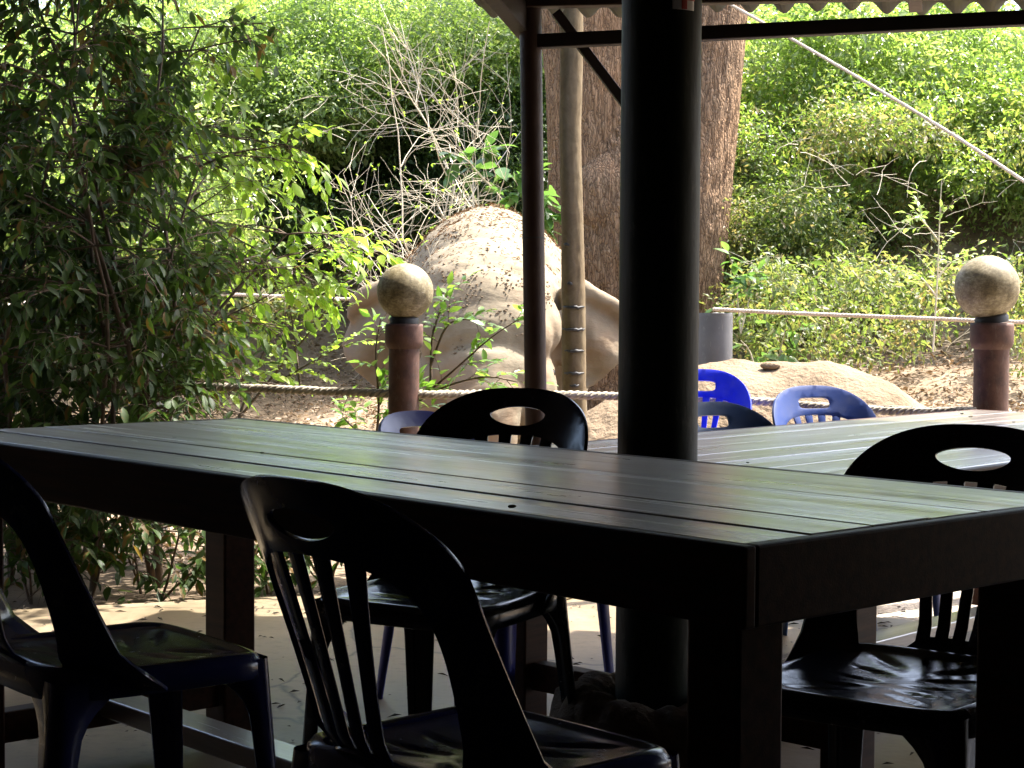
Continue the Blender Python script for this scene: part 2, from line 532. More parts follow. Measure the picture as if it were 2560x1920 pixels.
def lathe_mesh(name, prof, n=40, wobble=0.0):
    vs, fs = [], []
    for (r, z) in prof:
        for i in range(n):
            a = 2 * math.pi * i / n
            vs.append((r * math.cos(a), r * math.sin(a), z))
    m = len(prof)
    for j in range(m - 1):
        for i in range(n):
            k = (i + 1) % n
            fs.append((j * n + i, j * n + k, (j + 1) * n + k, (j + 1) * n + i))
    return np_mesh(name, vs, fs, True)


def tube_arrays(path, radii, n=8, off=0, close=True):
    path = [Vector(p) for p in path]
    if np.isscalar(radii):
        radii = [radii] * len(path)
    vs, fs = [], []
    t0 = (path[1] - path[0]).normalized()
    ref = UP if abs(t0.z) < 0.9 else Vector((1, 0, 0))
    u = t0.cross(ref).normalized()
    for i, p in enumerate(path):
        t = (path[min(i + 1, len(path) - 1)] - path[max(i - 1, 0)])
        t = t.normalized() if t.length > 1e-7 else t0
        u = (u - t * u.dot(t))
        u = u.normalized() if u.length > 1e-6 else t.orthogonal().normalized()
        w = t.cross(u)
        for k in range(n):
            a = 2 * math.pi * k / n
            vs.append(p + (u * math.cos(a) + w * math.sin(a)) * radii[i])
    m = len(path)
    for j in range(m - 1):
        for i in range(n):
            k = (i + 1) % n
            fs.append((off + j * n + i, off + j * n + k, off + (j + 1) * n + k, off + (j + 1) * n + i))
    return vs, fs


class Tubes:
    def __init__(self):
        self.v, self.f = [], []

    def add(self, path, radii, n=6):
        v, f = tube_arrays(path, radii, n, len(self.v))
        self.v += [tuple(p) for p in v]
        self.f += f

    def mesh(self, name):
        return np_mesh(name, self.v, self.f, True)


def smooth_path(pts, n):
    """Catmull-Rom through pts."""
    P = [Vector(p) for p in pts]
    P = [P[0] * 2 - P[1]] + P + [P[-1] * 2 - P[-2]]
    out = []
    for i in range(1, len(P) - 2):
        for k in range(n):
            t = k / n
            a, b, c, d = P[i - 1], P[i], P[i + 1], P[i + 2]
            out.append(0.5 * ((2 * b) + (c - a) * t + (2 * a - 5 * b + 4 * c - d) * t * t + (3 * b - a - 3 * c + d) * t ** 3))
    out.append(P[-2])
    return out


def rope_mesh(name, pts, rad, pitch, n_seg=10, strands=3, base=None):
    path = smooth_path(pts, n_seg * 4)
    # resample evenly
    ds = [0.0]
    for a, b in zip(path, path[1:]):
        ds.append(ds[-1] + (b - a).length)
    L = ds[-1]
    step = pitch / 9
    m = int(L / step)
    arr = np.array([tuple(p) for p in path])
    s = np.linspace(0, L, m)
    P = np.stack([np.interp(s, ds, arr[:, i]) for i in range(3)], 1)
    if base is not None:
        P -= np.array(base)
    T = np.gradient(P, axis=0)
    T /= np.linalg.norm(T, axis=1)[:, None]
    U = np.cross(T, np.array([0, 0, 1.0]))
    U /= np.linalg.norm(U, axis=1)[:, None] + 1e-9
    W = np.cross(U, T)
    tb = Tubes()
    for k in range(strands):
        ph = 2 * math.pi * (s / pitch + k / strands)
        wob = 1 + 0.08 * np.sin(s * 37 + k * 2)
        Q = P + (U * np.cos(ph)[:, None] + W * np.sin(ph)[:, None]) * rad * 0.5
        tb.add([Vector(q) for q in Q], list(rad * 0.56 * wob), 6)
    return tb.mesh(name)


# ------------------------------------------------------------------ leaf helpers
LEAF_T = np.array([(0, 0, 0), (.2, -.36, .05), (.2, 0, .01), (.2, .36, .05), (.48, -.5, .05), (.48, 0, 0), (.48, .5, .05),
                   (.77, -.3, -.01), (.77, 0, -.05), (.77, .3, -.01), (1.0, 0, -.13)], dtype=np.float32)
LEAF_F = np.array([(0, 2, 1), (0, 3, 2), (1, 2, 5), (1, 5, 4), (2, 3, 6), (2, 6, 5), (4, 5, 8), (4, 8, 7), (5, 6, 9), (5, 9, 8), (7, 8, 10), (8, 9, 10)], dtype=np.int32)
FAR_T = np.array([(0, 0, 0), (.45, -.5, .1), (1, 0, -.06), (.45, .5, .1)], dtype=np.float32)
FAR_F = np.array([(0, 2, 1), (0, 3, 2)], dtype=np.int32)


def unit(a):
    return a / (np.linalg.norm(a, axis=-1, keepdims=True) + 1e-9)


def leaf_frames(d, nrm):
    d = unit(d)
    n = nrm - d * np.sum(nrm * d, -1, keepdims=True)
    n = unit(n)
    return d, np.cross(n, d), n


def leaves_mesh(name, pos, d, nrm, length, width, T=FAR_T, F=FAR_F, smooth=False):
    d, s, n = leaf_frames(np.asarray(d, float), np.asarray(nrm, float))
    L = np.asarray(length, float)[:, None, None]
    W = np.asarray(width, float)[:, None, None]
    V = np.asarray(pos, float)[:, None, :] + T[None, :, 0:1] * L * d[:, None, :] + T[None, :, 1:2] * W * s[:, None, :] + T[None, :, 2:3] * L * n[:, None, :]
    N, k = len(pos), len(T)
    faces = (F[None] + (np.arange(N) * k)[:, None, None]).reshape(-1, 3)
    return np_mesh(name, V.reshape(-1, 3), faces, smooth)


LEAF_MESHES = {}


def leaf_unit(material):
    if material not in LEAF_MESHES:
        me = np_mesh('leaf', LEAF_T, LEAF_F, True)
        me.materials.append(MATS[material])
        LEAF_MESHES[material] = me
    return LEAF_MESHES[material]


class Plant:
    """Collects stems and leaves in world space, then builds one thing with leaf parts."""

    def __init__(self, seed):
        self.r = np.random.default_rng(seed)
        self.tubes = Tubes()
        self.pos, self.dir, self.nrm, self.len, self.wid = [], [], [], [], []

    def leaf(self, p, d, n, L, W):
        self.pos.append(tuple(p)); self.dir.append(tuple(d)); self.nrm.append(tuple(n)); self.len.append(L); self.wid.append(W)

    def stem(self, p, d, L, r0, r1, bend=0.25, grav=0.0, steps=7):
        r = self.r
        p, d = Vector(p), Vector(d).normalized()
        pts = [p.copy()]
        for i in range(steps):
            d = (d + Vector(r.normal(0, bend / steps ** 0.5, 3)) + Vector((0, 0, -grav / steps))).normalized()
            p = p + d * (L / steps)
            pts.append(p.copy())
        self.tubes.add(pts, list(np.linspace(r0, r1, steps + 1)), 5 if r0 < 0.008 else 7)
        return pts

    def twig(self, p, d, L, n, leaf, ratio=0.42, grav=0.5, spread=0.9, droop=0.35, r0=0.0028, jit=0.25, tipward=0.15):
        r = self.r
        pts = self.stem(p, d, L, r0, r0 * 0.4, 0.2, grav, 6)
        for i in range(n):
            t = tipward + (1 - tipward) * (i + r.uniform(0, .5)) / n
            t = min(t, 0.999)
            k = int(t * 6); f = t * 6 - k
            q = pts[k].lerp(pts[k + 1], f)
            ax = (pts[k + 1] - pts[k]).normalized()
            side = ax.cross(UP)
            side = side.normalized() if side.length > 1e-3 else Vector((1, 0, 0))
            sg = 1 if i % 2 else -1
            dd = ax * 0.55 + side * sg * spread * r.uniform(.6, 1.2) + Vector((0, 0, -droop * r.uniform(.2, 1.6))) + Vector(r.normal(0, jit, 3))
            nn = UP + Vector(r.normal(0, .35, 3)) + dd * 0.15
            l = leaf * r.uniform(.65, 1.2)
            self.leaf(q, dd, nn, l, l * ratio * r.uniform(.85, 1.15))
        # a leaf at the tip
        dd = (pts[-1] - pts[-2]).normalized() + Vector((0, 0, -droop * .5))
        self.leaf(pts[-1], dd, UP + Vector(r.normal(0, .3, 3)), leaf, leaf * ratio)

    def build(self, name, base, leafm, stemm, label, cat, n_parts=300, group=None, stem_name='stem', rank=None):
        root = empty(name, base)
        tag(root, label, cat, group)
        me = self.tubes.mesh(stem_name)
        me.transform(Matrix.Translation(-Vector(base)))
        link(stem_name, me, stemm, root)
        P = np.array(self.pos)
        if not len(P):
            return root
        D, S, N = leaf_frames(np.array(self.dir), np.array(self.nrm))
        L, W = np.array(self.len), np.array(self.wid)
        uv = project(P + D * L[:, None] * .5)
        inside = (uv[:, 0] > 0) & (uv[:, 0] < 2212) & (uv[:, 1] > 0) & (uv[:, 1] < 1659)
        score = np.where(inside, L / np.maximum(P[:, 1], .1) * (0.4 + np.abs(np.sum(N * unit(P - np.array([0, 0, CAM_Z])), -1))), 0)
        # prefer the leaves nearest to the viewer: those at the back are hidden by them
        score = score * (1 + 2 * (P[:, 1].max() - P[:, 1]) / max(np.ptp(P[:, 1]), .01))
        order = np.argsort(-score)
        sel = order[:min(n_parts, int(inside.sum()))]
        rest = np.setdiff1d(np.arange(len(P)), sel)
        lm = leaf_unit(leafm)
        for i in sel:
            o = bpy.data.objects.new('leaf', lm)
            col.objects.link(o)
            o.parent = root
            M = Matrix(((D[i, 0] * L[i], S[i, 0] * W[i], N[i, 0] * L[i], P[i, 0] - base[0]),
                        (D[i, 1] * L[i], S[i, 1] * W[i], N[i, 1] * L[i], P[i, 1] - base[1]),
                        (D[i, 2] * L[i], S[i, 2] * W[i], N[i, 2] * L[i], P[i, 2] - base[2]), (0, 0, 0, 1)))
            o.matrix_basis = M
        if len(rest):
            me = leaves_mesh('foliage', P[rest] - np.array(base), D[rest], N[rest], L[rest], W[rest], LEAF_T, LEAF_F, True)
            tag(link('foliage', me, leafm, root), kind='stuff')
        return root


# ------------------------------------------------------------------ terrain
def sstep(a, b, x):
    t = np.clip((x - a) / (b - a), 0, 1)
    return t * t * (3 - 2 * t)


def ground_z(x, y):
    x = np.asarray(x, float); y = np.asarray(y, float)
    z = -0.05 + 0.0 * x
    # hollow in which the elephant stands
    z = z - 0.45 * sstep(9.0, 10.0, y) * (1 - sstep(13.4, 15.0, y)) * sstep(-3.4, -2.2, x) * (1 - sstep(0.5, 1.3, x))
    # raised ground on the right
    z = z + 0.42 * sstep(0.9, 2.6, x) * sstep(8.0, 11.0, y)
    # hillside
    y0 = 15.5 - 3.2 * sstep(0.5, 3.0, x) - 0.8 * sstep(-2, -5, x)
    r = np.maximum(y - y0, 0)
    z = z + 0.13 * np.minimum(r, 4) + 0.62 * np.clip(r - 2.4, 0, 6.2 - 2.2 * sstep(2.6, 4.2, x))
    z = z + 0.05 * np.sin(x * 1.7 + y * .6) * sstep(7.5, 10, y) + 0.03 * np.sin(x * 3.9 - y * 2.3) * sstep(7, 9, y)
    return z


def build_ground():
    xs = np.concatenate([np.linspace(-120, -9, 14), np.linspace(-8.5, 8.5, 120), np.linspace(9, 120, 14)])
    ys = np.concatenate([np.linspace(-60, 5, 12), np.linspace(5.5, 24, 150), np.linspace(24.5, 60, 40), np.linspace(65, 200, 10)])
    X, Y = np.meshgrid(xs, ys)
    Z = ground_z(X, np.minimum(Y, 46))
    nz = np.array([noise.fractal(Vector((a * .9, b * .9, 0)), 1.0, 2.0, 4) for a, b in zip(X.ravel(), Y.ravel())]).reshape(X.shape)
    Z = Z + 0.05 * nz * sstep(7.5, 9.5, Y)
    nx, ny = len(xs), len(ys)
    idx = np.arange(nx * ny).reshape(ny, nx)
    F = np.stack([idx[:-1, :-1], idx[:-1, 1:], idx[1:, 1:], idx[1:, :-1]], -1).reshape(-1, 4)
    me = np_mesh('ground', np.stack([X, Y, Z], -1).reshape(-1, 3), F, True)
    tag(link('ground', me, 'soil'), 'bare earth rising to a wooded hillside behind the rope fence', kind='structure')

    # concrete slab of the eating area
    poly = [(-9, 2.9), (-9, 4.2), (-3.2, 5.5), (-1.65, 6.08), (-0.95, 6.34), (0.1, 6.55), (1.19, 6.06), (2.6, 5.2), (9, 3.2), (9, 2.9)]
    bm = bmesh.new()
    vs = [bm.verts.new((x, y, 0.0)) for x, y in poly]
    f = bm.faces.new(vs)
    if f.normal.z < 0:
        f.normal_flip()
    ext = bmesh.ops.extrude_face_region(bm, geom=[f])
    for g in ext['geom']:
        if isinstance(g, bmesh.types.BMVert):
            g.co.z -= 0.12
    bmesh.ops.recalc_face_normals(bm, faces=list(bm.faces))
    bmesh.ops.bevel(bm, geom=[e for e in bm.edges if all(v.co.z > -.01 for v in e.verts)], offset=.012, segments=2, affect='EDGES')
    tag(link('floor', bm_mesh('floor', bm), 'slab'), 'worn tan concrete floor slab under the tables', kind='structure')

    tag(link('unseen_dark_floor', box_mesh('unseen_dark_floor', (18, 8.9, .12), (0, -1.552, -.06), 0), 'wall_dark'), 'unseen dark floor added around the viewer to cut bounce light', kind='structure')  # added out of view, dark so that less light bounces onto the chairs

    # gravel strip beyond the slab on the right
    n = 30
    X, Y = np.meshgrid(np.linspace(0.9, 4.2, n), np.linspace(5.6, 7.9, n))
    Z = ground_z(X, Y) + 0.012
    idx = np.arange(n * n).reshape(n, n)
    F = np.stack([idx[:-1, :-1], idx[:-1, 1:], idx[1:, 1:], idx[1:, :-1]], -1).reshape(-1, 4)
    tag(link('gravel_path', np_mesh('gravel_path', np.stack([X, Y, Z], -1).reshape(-1, 3), F, True), 'gravel'), kind='structure')


build_ground()


# ------------------------------------------------------------------ roof, posts, column
P0 = Vector((0.055, 6.22, 0))
RD = Vector((0.968, -0.252, 0))      # along the eave, to the right
ND = Vector((0.252, 0.968, 0))       # outwards


def build_roof():
    z_beam = 1.965
    # post, slightly leaning
    root = empty('roof_post', (0.098, 6.22, 0))
    tag(root, 'slim round brown post leaning slightly, holding the roof corner', 'post')
    top = Vector((-0.045, 0.0, 2.20))
    me = bpy.data.meshes.new('shaft')
    v, f = tube_arrays([top * t for t in np.linspace(0, 1, 8)], 0.0385, 28)
    link('shaft', np_mesh('shaft', v, f, True), 'brown_paint', root)
    k = 0.585
    v, f = tube_arrays([top * (k - .0012), top * (k + .0012)], 0.0396, 28)
    link('joint_ring', np_mesh('joint_ring', v, f, True), 'black_rubber', root)

    roof = empty('lean_to_roof', P0)
    tag(roof, 'mossy corrugated lean-to roof on dark brown beams, upper right', 'roof')

    def bar(name, a, b, w, h, m='dark_beam', bev=.004):
        link(name, beam_mesh(name, Vector(a) - P0, Vector(b) - P0, w, h, bev), m, roof)

    E = lambda s, n, z: P0 + RD * s + ND * n + Vector((0, 0, z))
    bar('beam', E(0.03, 0, z_beam), E(6.5, 0, z_beam + .10), .05, .048)
    bar('purlin', E(-.12, -.02, 2.118), E(6.5, -.02, 2.02), .06, .075, 'brown_paint')
    bar('side_beam', E(-.03, .09, 2.03), E(-.03, -2.6, 2.40), .055, .10, 'dark_beam')
    for s in (1.93, 3.9, 5.8):
        bar('strut', E(s, 0, z_beam + .02), E(s, -.01, 2.08), .05, .05)
    for s in (1.3, 2.6, 3.9, 5.2):
        bar('rafter', E(s, .16, 2.100 - s * .02), E(s, -2.6, 2.49 - s * .02), .045, .06, 'brown_paint')
    bar('brace', at(1200, 26, 6.33), at(1408, 300, 6.36), .03, .035)
    bar('inner_post', (at(1408, 300, 6.36).x, 6.38, -.02), (at(1408, 300, 6.36).x + .001, 6.38, 2.12), .05, .05)
    # corrugated sheets, each a part, overlapping by one wave
    pitch, waves = 0.118, 7
    nx = waves * 10 + 1
    xs = np.linspace(0, waves * pitch + .02, nx)
    ns = np.linspace(0, 1, 10)
    for k in range(9):
        s0 = -0.28 + k * (waves - 1) * pitch
        edge = random.uniform(-.03, .03)
        n0, n1 = 0.34 + edge, -2.7
        vs = []
        for t in ns:
            nn = n0 + (n1 - n0) * t
            for x in xs:
                wv = 0.023 * math.cos(2 * math.pi * x / pitch)
                zz = 2.172 + wv - nn * 0.15 - (s0 + x) * .022 + 0.006 * (k % 2) + 0.004 * math.sin(x * 9 + k)
                vs.append(E(s0 + x, nn + 0.01 * math.sin(x * 31 + k) * (t == 0), zz) - P0)
        idx = np.arange(nx * 10).reshape(10, nx)
        F = np.stack([idx[:-1, :-1], idx[:-1, 1:], idx[1:, 1:], idx[1:, :-1]], -1).reshape(-1, 4)
        o = link('corrugated_sheet', np_mesh('corrugated_sheet', vs, F, True), 'roof_sheet', roof)
        md = o.modifiers.new('thick', 'SOLIDIFY')
        md.thickness = 0.007

    # hall roof and walls, unseen; side walls drawn in to darken the interior
    tag(link('hall_ceiling', beam_mesh('hall_ceiling', (-9, 0.2, 2.95), (9, -0.6, 2.95), 9.6, .1, 0), 'wall_dark'), 'dark ceiling of the open eating hall', kind='structure')
    tag(link('hall_ceiling', box_mesh('hall_ceiling', (5.0, 2.2, .1), (-3.1, 5.45, 2.88), 0), 'wall_dark'), kind='structure')  # unseen extension added to block sky light from the left bush
    tag(link('hall_wall', box_mesh('hall_wall', (7.4, .2, 3.1), (.5, -5.06, 1.5), 0), 'wall_dark'), kind='structure')
    tag(link('hall_wall', box_mesh('hall_wall', (.2, 10.9, 3.1), (-3.3, .5, 1.5), 0), 'wall_dark'), kind='structure')
    tag(link('hall_wall', box_mesh('hall_wall', (.2, 9.3, 3.1), (4.3, -.3, 1.5), 0), 'wall_dark'), kind='structure')


build_roof()


def build_column():
    p = at(1420, 990, 4.00)
    root = empty('column', (p.x, 4.00, 0))
    tag(root, 'thick round dark green painted column rising behind the table', 'column')
    prof = [(0.0905, 0.0), (0.0905, 0.4), (0.0895, 1.2), (0.0885, 2.0), (0.0875, 2.9)]
    link('shaft', lathe_mesh('shaft', prof, 48), 'column_paint', root)
    # heavy lumpy stone collar round its foot
    n, m = 72, 22
    vs = []
    for j in range(m):
        b = 2 * math.pi * j / m
        for i in range(n):
            a = 2 * math.pi * i / n
            r = 0.165 + 0.07 * math.cos(b)
            z = 0.095 + 0.098 * math.sin(b) * (1.0 if abs(math.sin(b)) < .9 else .97)
            q = Vector((r * math.cos(a), r * math.sin(a), z))
            d = 0.022 * noise.fractal(q * 9 + Vector((3, 1, 2)), 1.0, 2.0, 3) + 0.012 * abs(math.sin(a * 9 + 2.2 * math.sin(b)))
            q += Vector((math.cos(a) * math.cos(b), math.sin(a) * math.cos(b), math.sin(b))) * d
            q.z = max(q.z, 0.002)
            vs.append(q)
    idx = np.arange(n * m).reshape(m, n)
    F = np.stack([idx, np.roll(idx, -1, 1), np.roll(np.roll(idx, -1, 0), -1, 1), np.roll(idx, -1, 0)], -1).reshape(-1, 4)
    link('stone_collar', np_mesh('stone_collar', vs, F, True), 'stone_ring', root)

    # first-aid style sign bent round the shaft: white sheet, red cross
    sroot = empty('cross_sign', (p.x, 4.00, 1.80))
    tag(sroot, 'small white sign with a red cross fixed on the dark column', 'sign')
    rad = 0.0912
    px = 1 / 3842.0 * 3.91
    cx = (1461 - 1420) * px
    a0 = -math.pi / 2 + math.asin(cx / rad)
    half = math.asin(min(.9, (27 * px) / rad))
    zbot = at(1461, 21, 3.92).z - 1.80
    H = 2 * 27 * px

    def patch(name, a1, a2, z1, z2, rr, m):
        vs = []
        k = 10
        for z in (z1, z2):
            for i in range(k + 1):
                a = a0 + a1 + (a2 - a1) * i / k
                vs.append((rr * math.cos(a), rr * math.sin(a), z))
        F = [(i, i + 1, k + 2 + i, k + 1 + i) for i in range(k)]
        o = link(name, np_mesh(name, vs, F, True), m, sroot)
        md = o.modifiers.new('thick', 'SOLIDIFY'); md.thickness = 0.0012; md.offset = 1.0
    w = half * 2
    patch('white_sheet', -half, half, zbot, zbot + H, rad, 'white_paint')
    patch('cross_upright', -w * .12, w * .12, zbot + .001, zbot + H - .001, rad + .0016, 'red_paint')
    patch('cross_bar', -half * .99, half * .99, zbot + H * .38, zbot + H * .62, rad + .0020, 'red_paint')


build_column()


# ------------------------------------------------------------------ tables
def build_table(label, center, ang, W, L, H, n_planks, crumbs):
    """Long axis is local x."""
    root = empty('wooden_table', (center[0], center[1], 0), ang)
    tag(root, label, 'table', 'long wooden plank tables')
    pw = (W - .046) / n_planks
    th = 0.03
    for i in range(n_planks):
        y = (-W / 2 + .023) + pw * (i + .5)
        w = pw - random.uniform(.0010, .0028)
        dx = random.uniform(-.003, .003)
        dz = random.uniform(-.0012, .0012)
        # a gently cupped board
        nx, ny = 25, 7
        me = box_mesh('plank', (L - .046 + dx, w, th), (dx, y, H - th / 2 + dz), 0.002, 2, 0.0006)
        link('plank', me, 'table_top', root)
    ah = 0.102
    zc = H - ah / 2 - .0005
    for q in (-1, 1):
        link('fascia', box_mesh('fascia', (L, .022, ah), (0, q * (W / 2 - .011), zc), .004), 'table_side', root)
        link('fascia', box_mesh('fascia', (.022, W - .045, ah), (q * (L / 2 - .011), 0, zc), .004), 'table_side', root)
    lw = 0.088
    for sx in (-1, 1):
        for sy in (-1, 1):
            link('leg', box_mesh('leg', (lw, lw, H - th - .002), (sx * (L / 2 - .020 - lw / 2 - .026), sy * (W / 2 - .020 - lw / 2 - .024), (H - th - .002) / 2), .005), 'table_side', root)
    xl = L / 2 - .046 - lw / 2
    for sx in (-1, 1):
        link('stretcher', box_mesh('stretcher', (.05, W - .27, .07), (sx * xl, 0, .115), .004), 'table_side', root)
    link('stretcher', box_mesh('stretcher', (2 * xl - .052, .085, .045), (0, 0, .128), .004), 'table_top', root)
    return root


T1_DIR = Vector((-0.669, 0.743, 0))
T1_SH = Vector((0.743, 0.669, 0))
build_table('nearest long dark plank table with chairs tucked on both sides', (-0.199, 3.285), math.atan2(.743, -.669), 0.83, 2.36, 0.77, 6, 2)
T2_DIR = Vector((0.68, 0.733, 0)).normalized()
T2_PP = Vector((0.733, -0.68, 0)).normalized()
A2 = Vector((-0.03, 4.58, 0)) - T2_DIR * 0.09
c2 = A2 + T2_DIR * 1.295 + T2_PP * 0.57
build_table('paler plank table standing behind the dark column, on the right', (c2.x, c2.y), math.atan2(.733, .68), 1.14, 2.59, 0.687, 7, 3)


def crumb(label, u, v, z, size):
    s = 2560 / 2212
    d = CAM_ROT @ Vector(((u * s - 1280) / FOCAL, (960 - v * s) / FOCAL, -1.0))
    k = (z - CAM_Z) / d.z
    p = Vector((0, 0, CAM_Z)) + d * k
    bm = bmesh.new()
    bmesh.ops.create_icosphere(bm, subdivisions=2, radius=size)
    for q in bm.verts:
        q.co = Vector((q.co.x * 1.5, q.co.y, q.co.z * .45)) * (1 + .5 * noise.noise(q.co * 120 + p * 10))
        q.co.z += size * .35
    o = link('leaf_crumb', bm_mesh('leaf_crumb', bm), 'crumb')
    o.location = p
    o.rotation_euler.z = random.uniform(0, 3)
    tag(o, label, 'debris', 'bits of dry debris on the tables')


crumb('dark bit of debris near the front edge of the nearest table', 1106, 1097, .772, .0055)
crumb('tiny dark speck on the left half of the nearest table', 566 - 0, 1131 - 152, .772, .003)
crumb('leftmost dark speck on the rear table, beside the column', 1552, 1013, .689, .004)
crumb('dark speck beside slate chair on the rear table', 1615, 1000, .689, .003)
crumb('brown leaf scrap on the far end of the rear table, nearest the terracotta post', 2097, 901, .689, .006)
crumb('brown leaf scrap on the rear table left of the other scrap', 2078, 894, .689, .005)
crumb('dark speck on the rear table at the right picture edge', 2190, 912, .689, .004)


# ------------------------------------------------------------------ plastic chairs
def chaikin(pts, n=2):
    for _ in range(n):
        out = []
        for a, b in zip(pts, pts[1:] + pts[:1]):
            out.append((a[0] * .75 + b[0] * .25, a[1] * .75 + b[1] * .25))
            out.append((a[0] * .25 + b[0] * .75, a[1] * .25 + b[1] * .75))
        pts = out
    return pts


def inside_poly(p, poly):
    c = False
    n = len(poly)
    for i in range(n):
        a, b = poly[i], poly[i - 1]
        if (a[1] > p[1]) != (b[1] > p[1]) and p[0] < (b[0] - a[0]) * (p[1] - a[1]) / (b[1] - a[1] + 1e-12) + a[0]:
            c = not c
    return c


def sheet_mesh(name, outer, holes, mapf, thick, grid=0.018):
    pts, edges = [], []

    def add(poly):
        o = len(pts)
        pts.extend([Vector(p) for p in poly])
        n = len(poly)
        edges.extend([(o + i, o + (i + 1) % n) for i in range(n)])
    add(outer)
    for h in holes:
        add(h)
    nb = len(pts)
    xs = [p[0] for p in outer]; zs = [p[1] for p in outer]
    B = np.array([tuple(p) for p in pts])
    x = min(xs)
    while x < max(xs):
        z = min(zs)
        while z < max(zs):
            q = (x + random.uniform(-.001, .001), z)
            if inside_poly(q, outer) and not any(inside_poly(q, h) for h in holes) and np.min(np.hypot(B[:, 0] - q[0], B[:, 1] - q[1])) > grid * .45:
                pts.append(Vector(q))
            z += grid
        x += grid
    V, E, F, *_ = delaunay_2d_cdt(pts, edges, [], 0, 1e-6)
    tris = []
    for f in F:
        c = sum((V[i] for i in f), Vector((0, 0))) / len(f)
        if inside_poly(c, outer) and not any(inside_poly(c, h) for h in holes):
            tris.append(tuple(f))
    bm = bmesh.new()
    e = 1e-3
    front, back = [], []
    for p in V:
        a = mapf(p.x, p.y)
        du = (mapf(p.x + e, p.y) - a).normalized(); dv = (mapf(p.x, p.y + e) - a).normalized()
        n = du.cross(dv).normalized()
        front.append(bm.verts.new(a + n * thick / 2)); back.append(bm.verts.new(a - n * thick / 2))
    cnt = {}
    for t in tris:
        for i in range(3):
            k = (t[i], t[(i + 1) % 3])
            cnt[k] = 1
    for t in tris:
        bm.faces.new([front[i] for i in t])
        bm.faces.new([back[i] for i in reversed(t)])
    walls = []
    for (a, b) in cnt:
        if (b, a) not in cnt:
            walls.append(bm.faces.new([front[b], front[a], back[a], back[b]]))
    bmesh.ops.delete(bm, geom=[v for v in bm.verts if not v.link_faces], context='VERTS')
    bmesh.ops.recalc_face_normals(bm, faces=list(bm.faces))
    be = list({ed for w in walls if w.is_valid for ed in w.edges if any(f2 not in walls for f2 in ed.link_faces)})
    bmesh.ops.bevel(bm, geom=be, offset=thick * .32, segments=2, affect='EDGES', profile=.5, clamp_overlap=True)
    for f in bm.faces:
        f.smooth = True
    me = bm_mesh(name, bm)
    return me


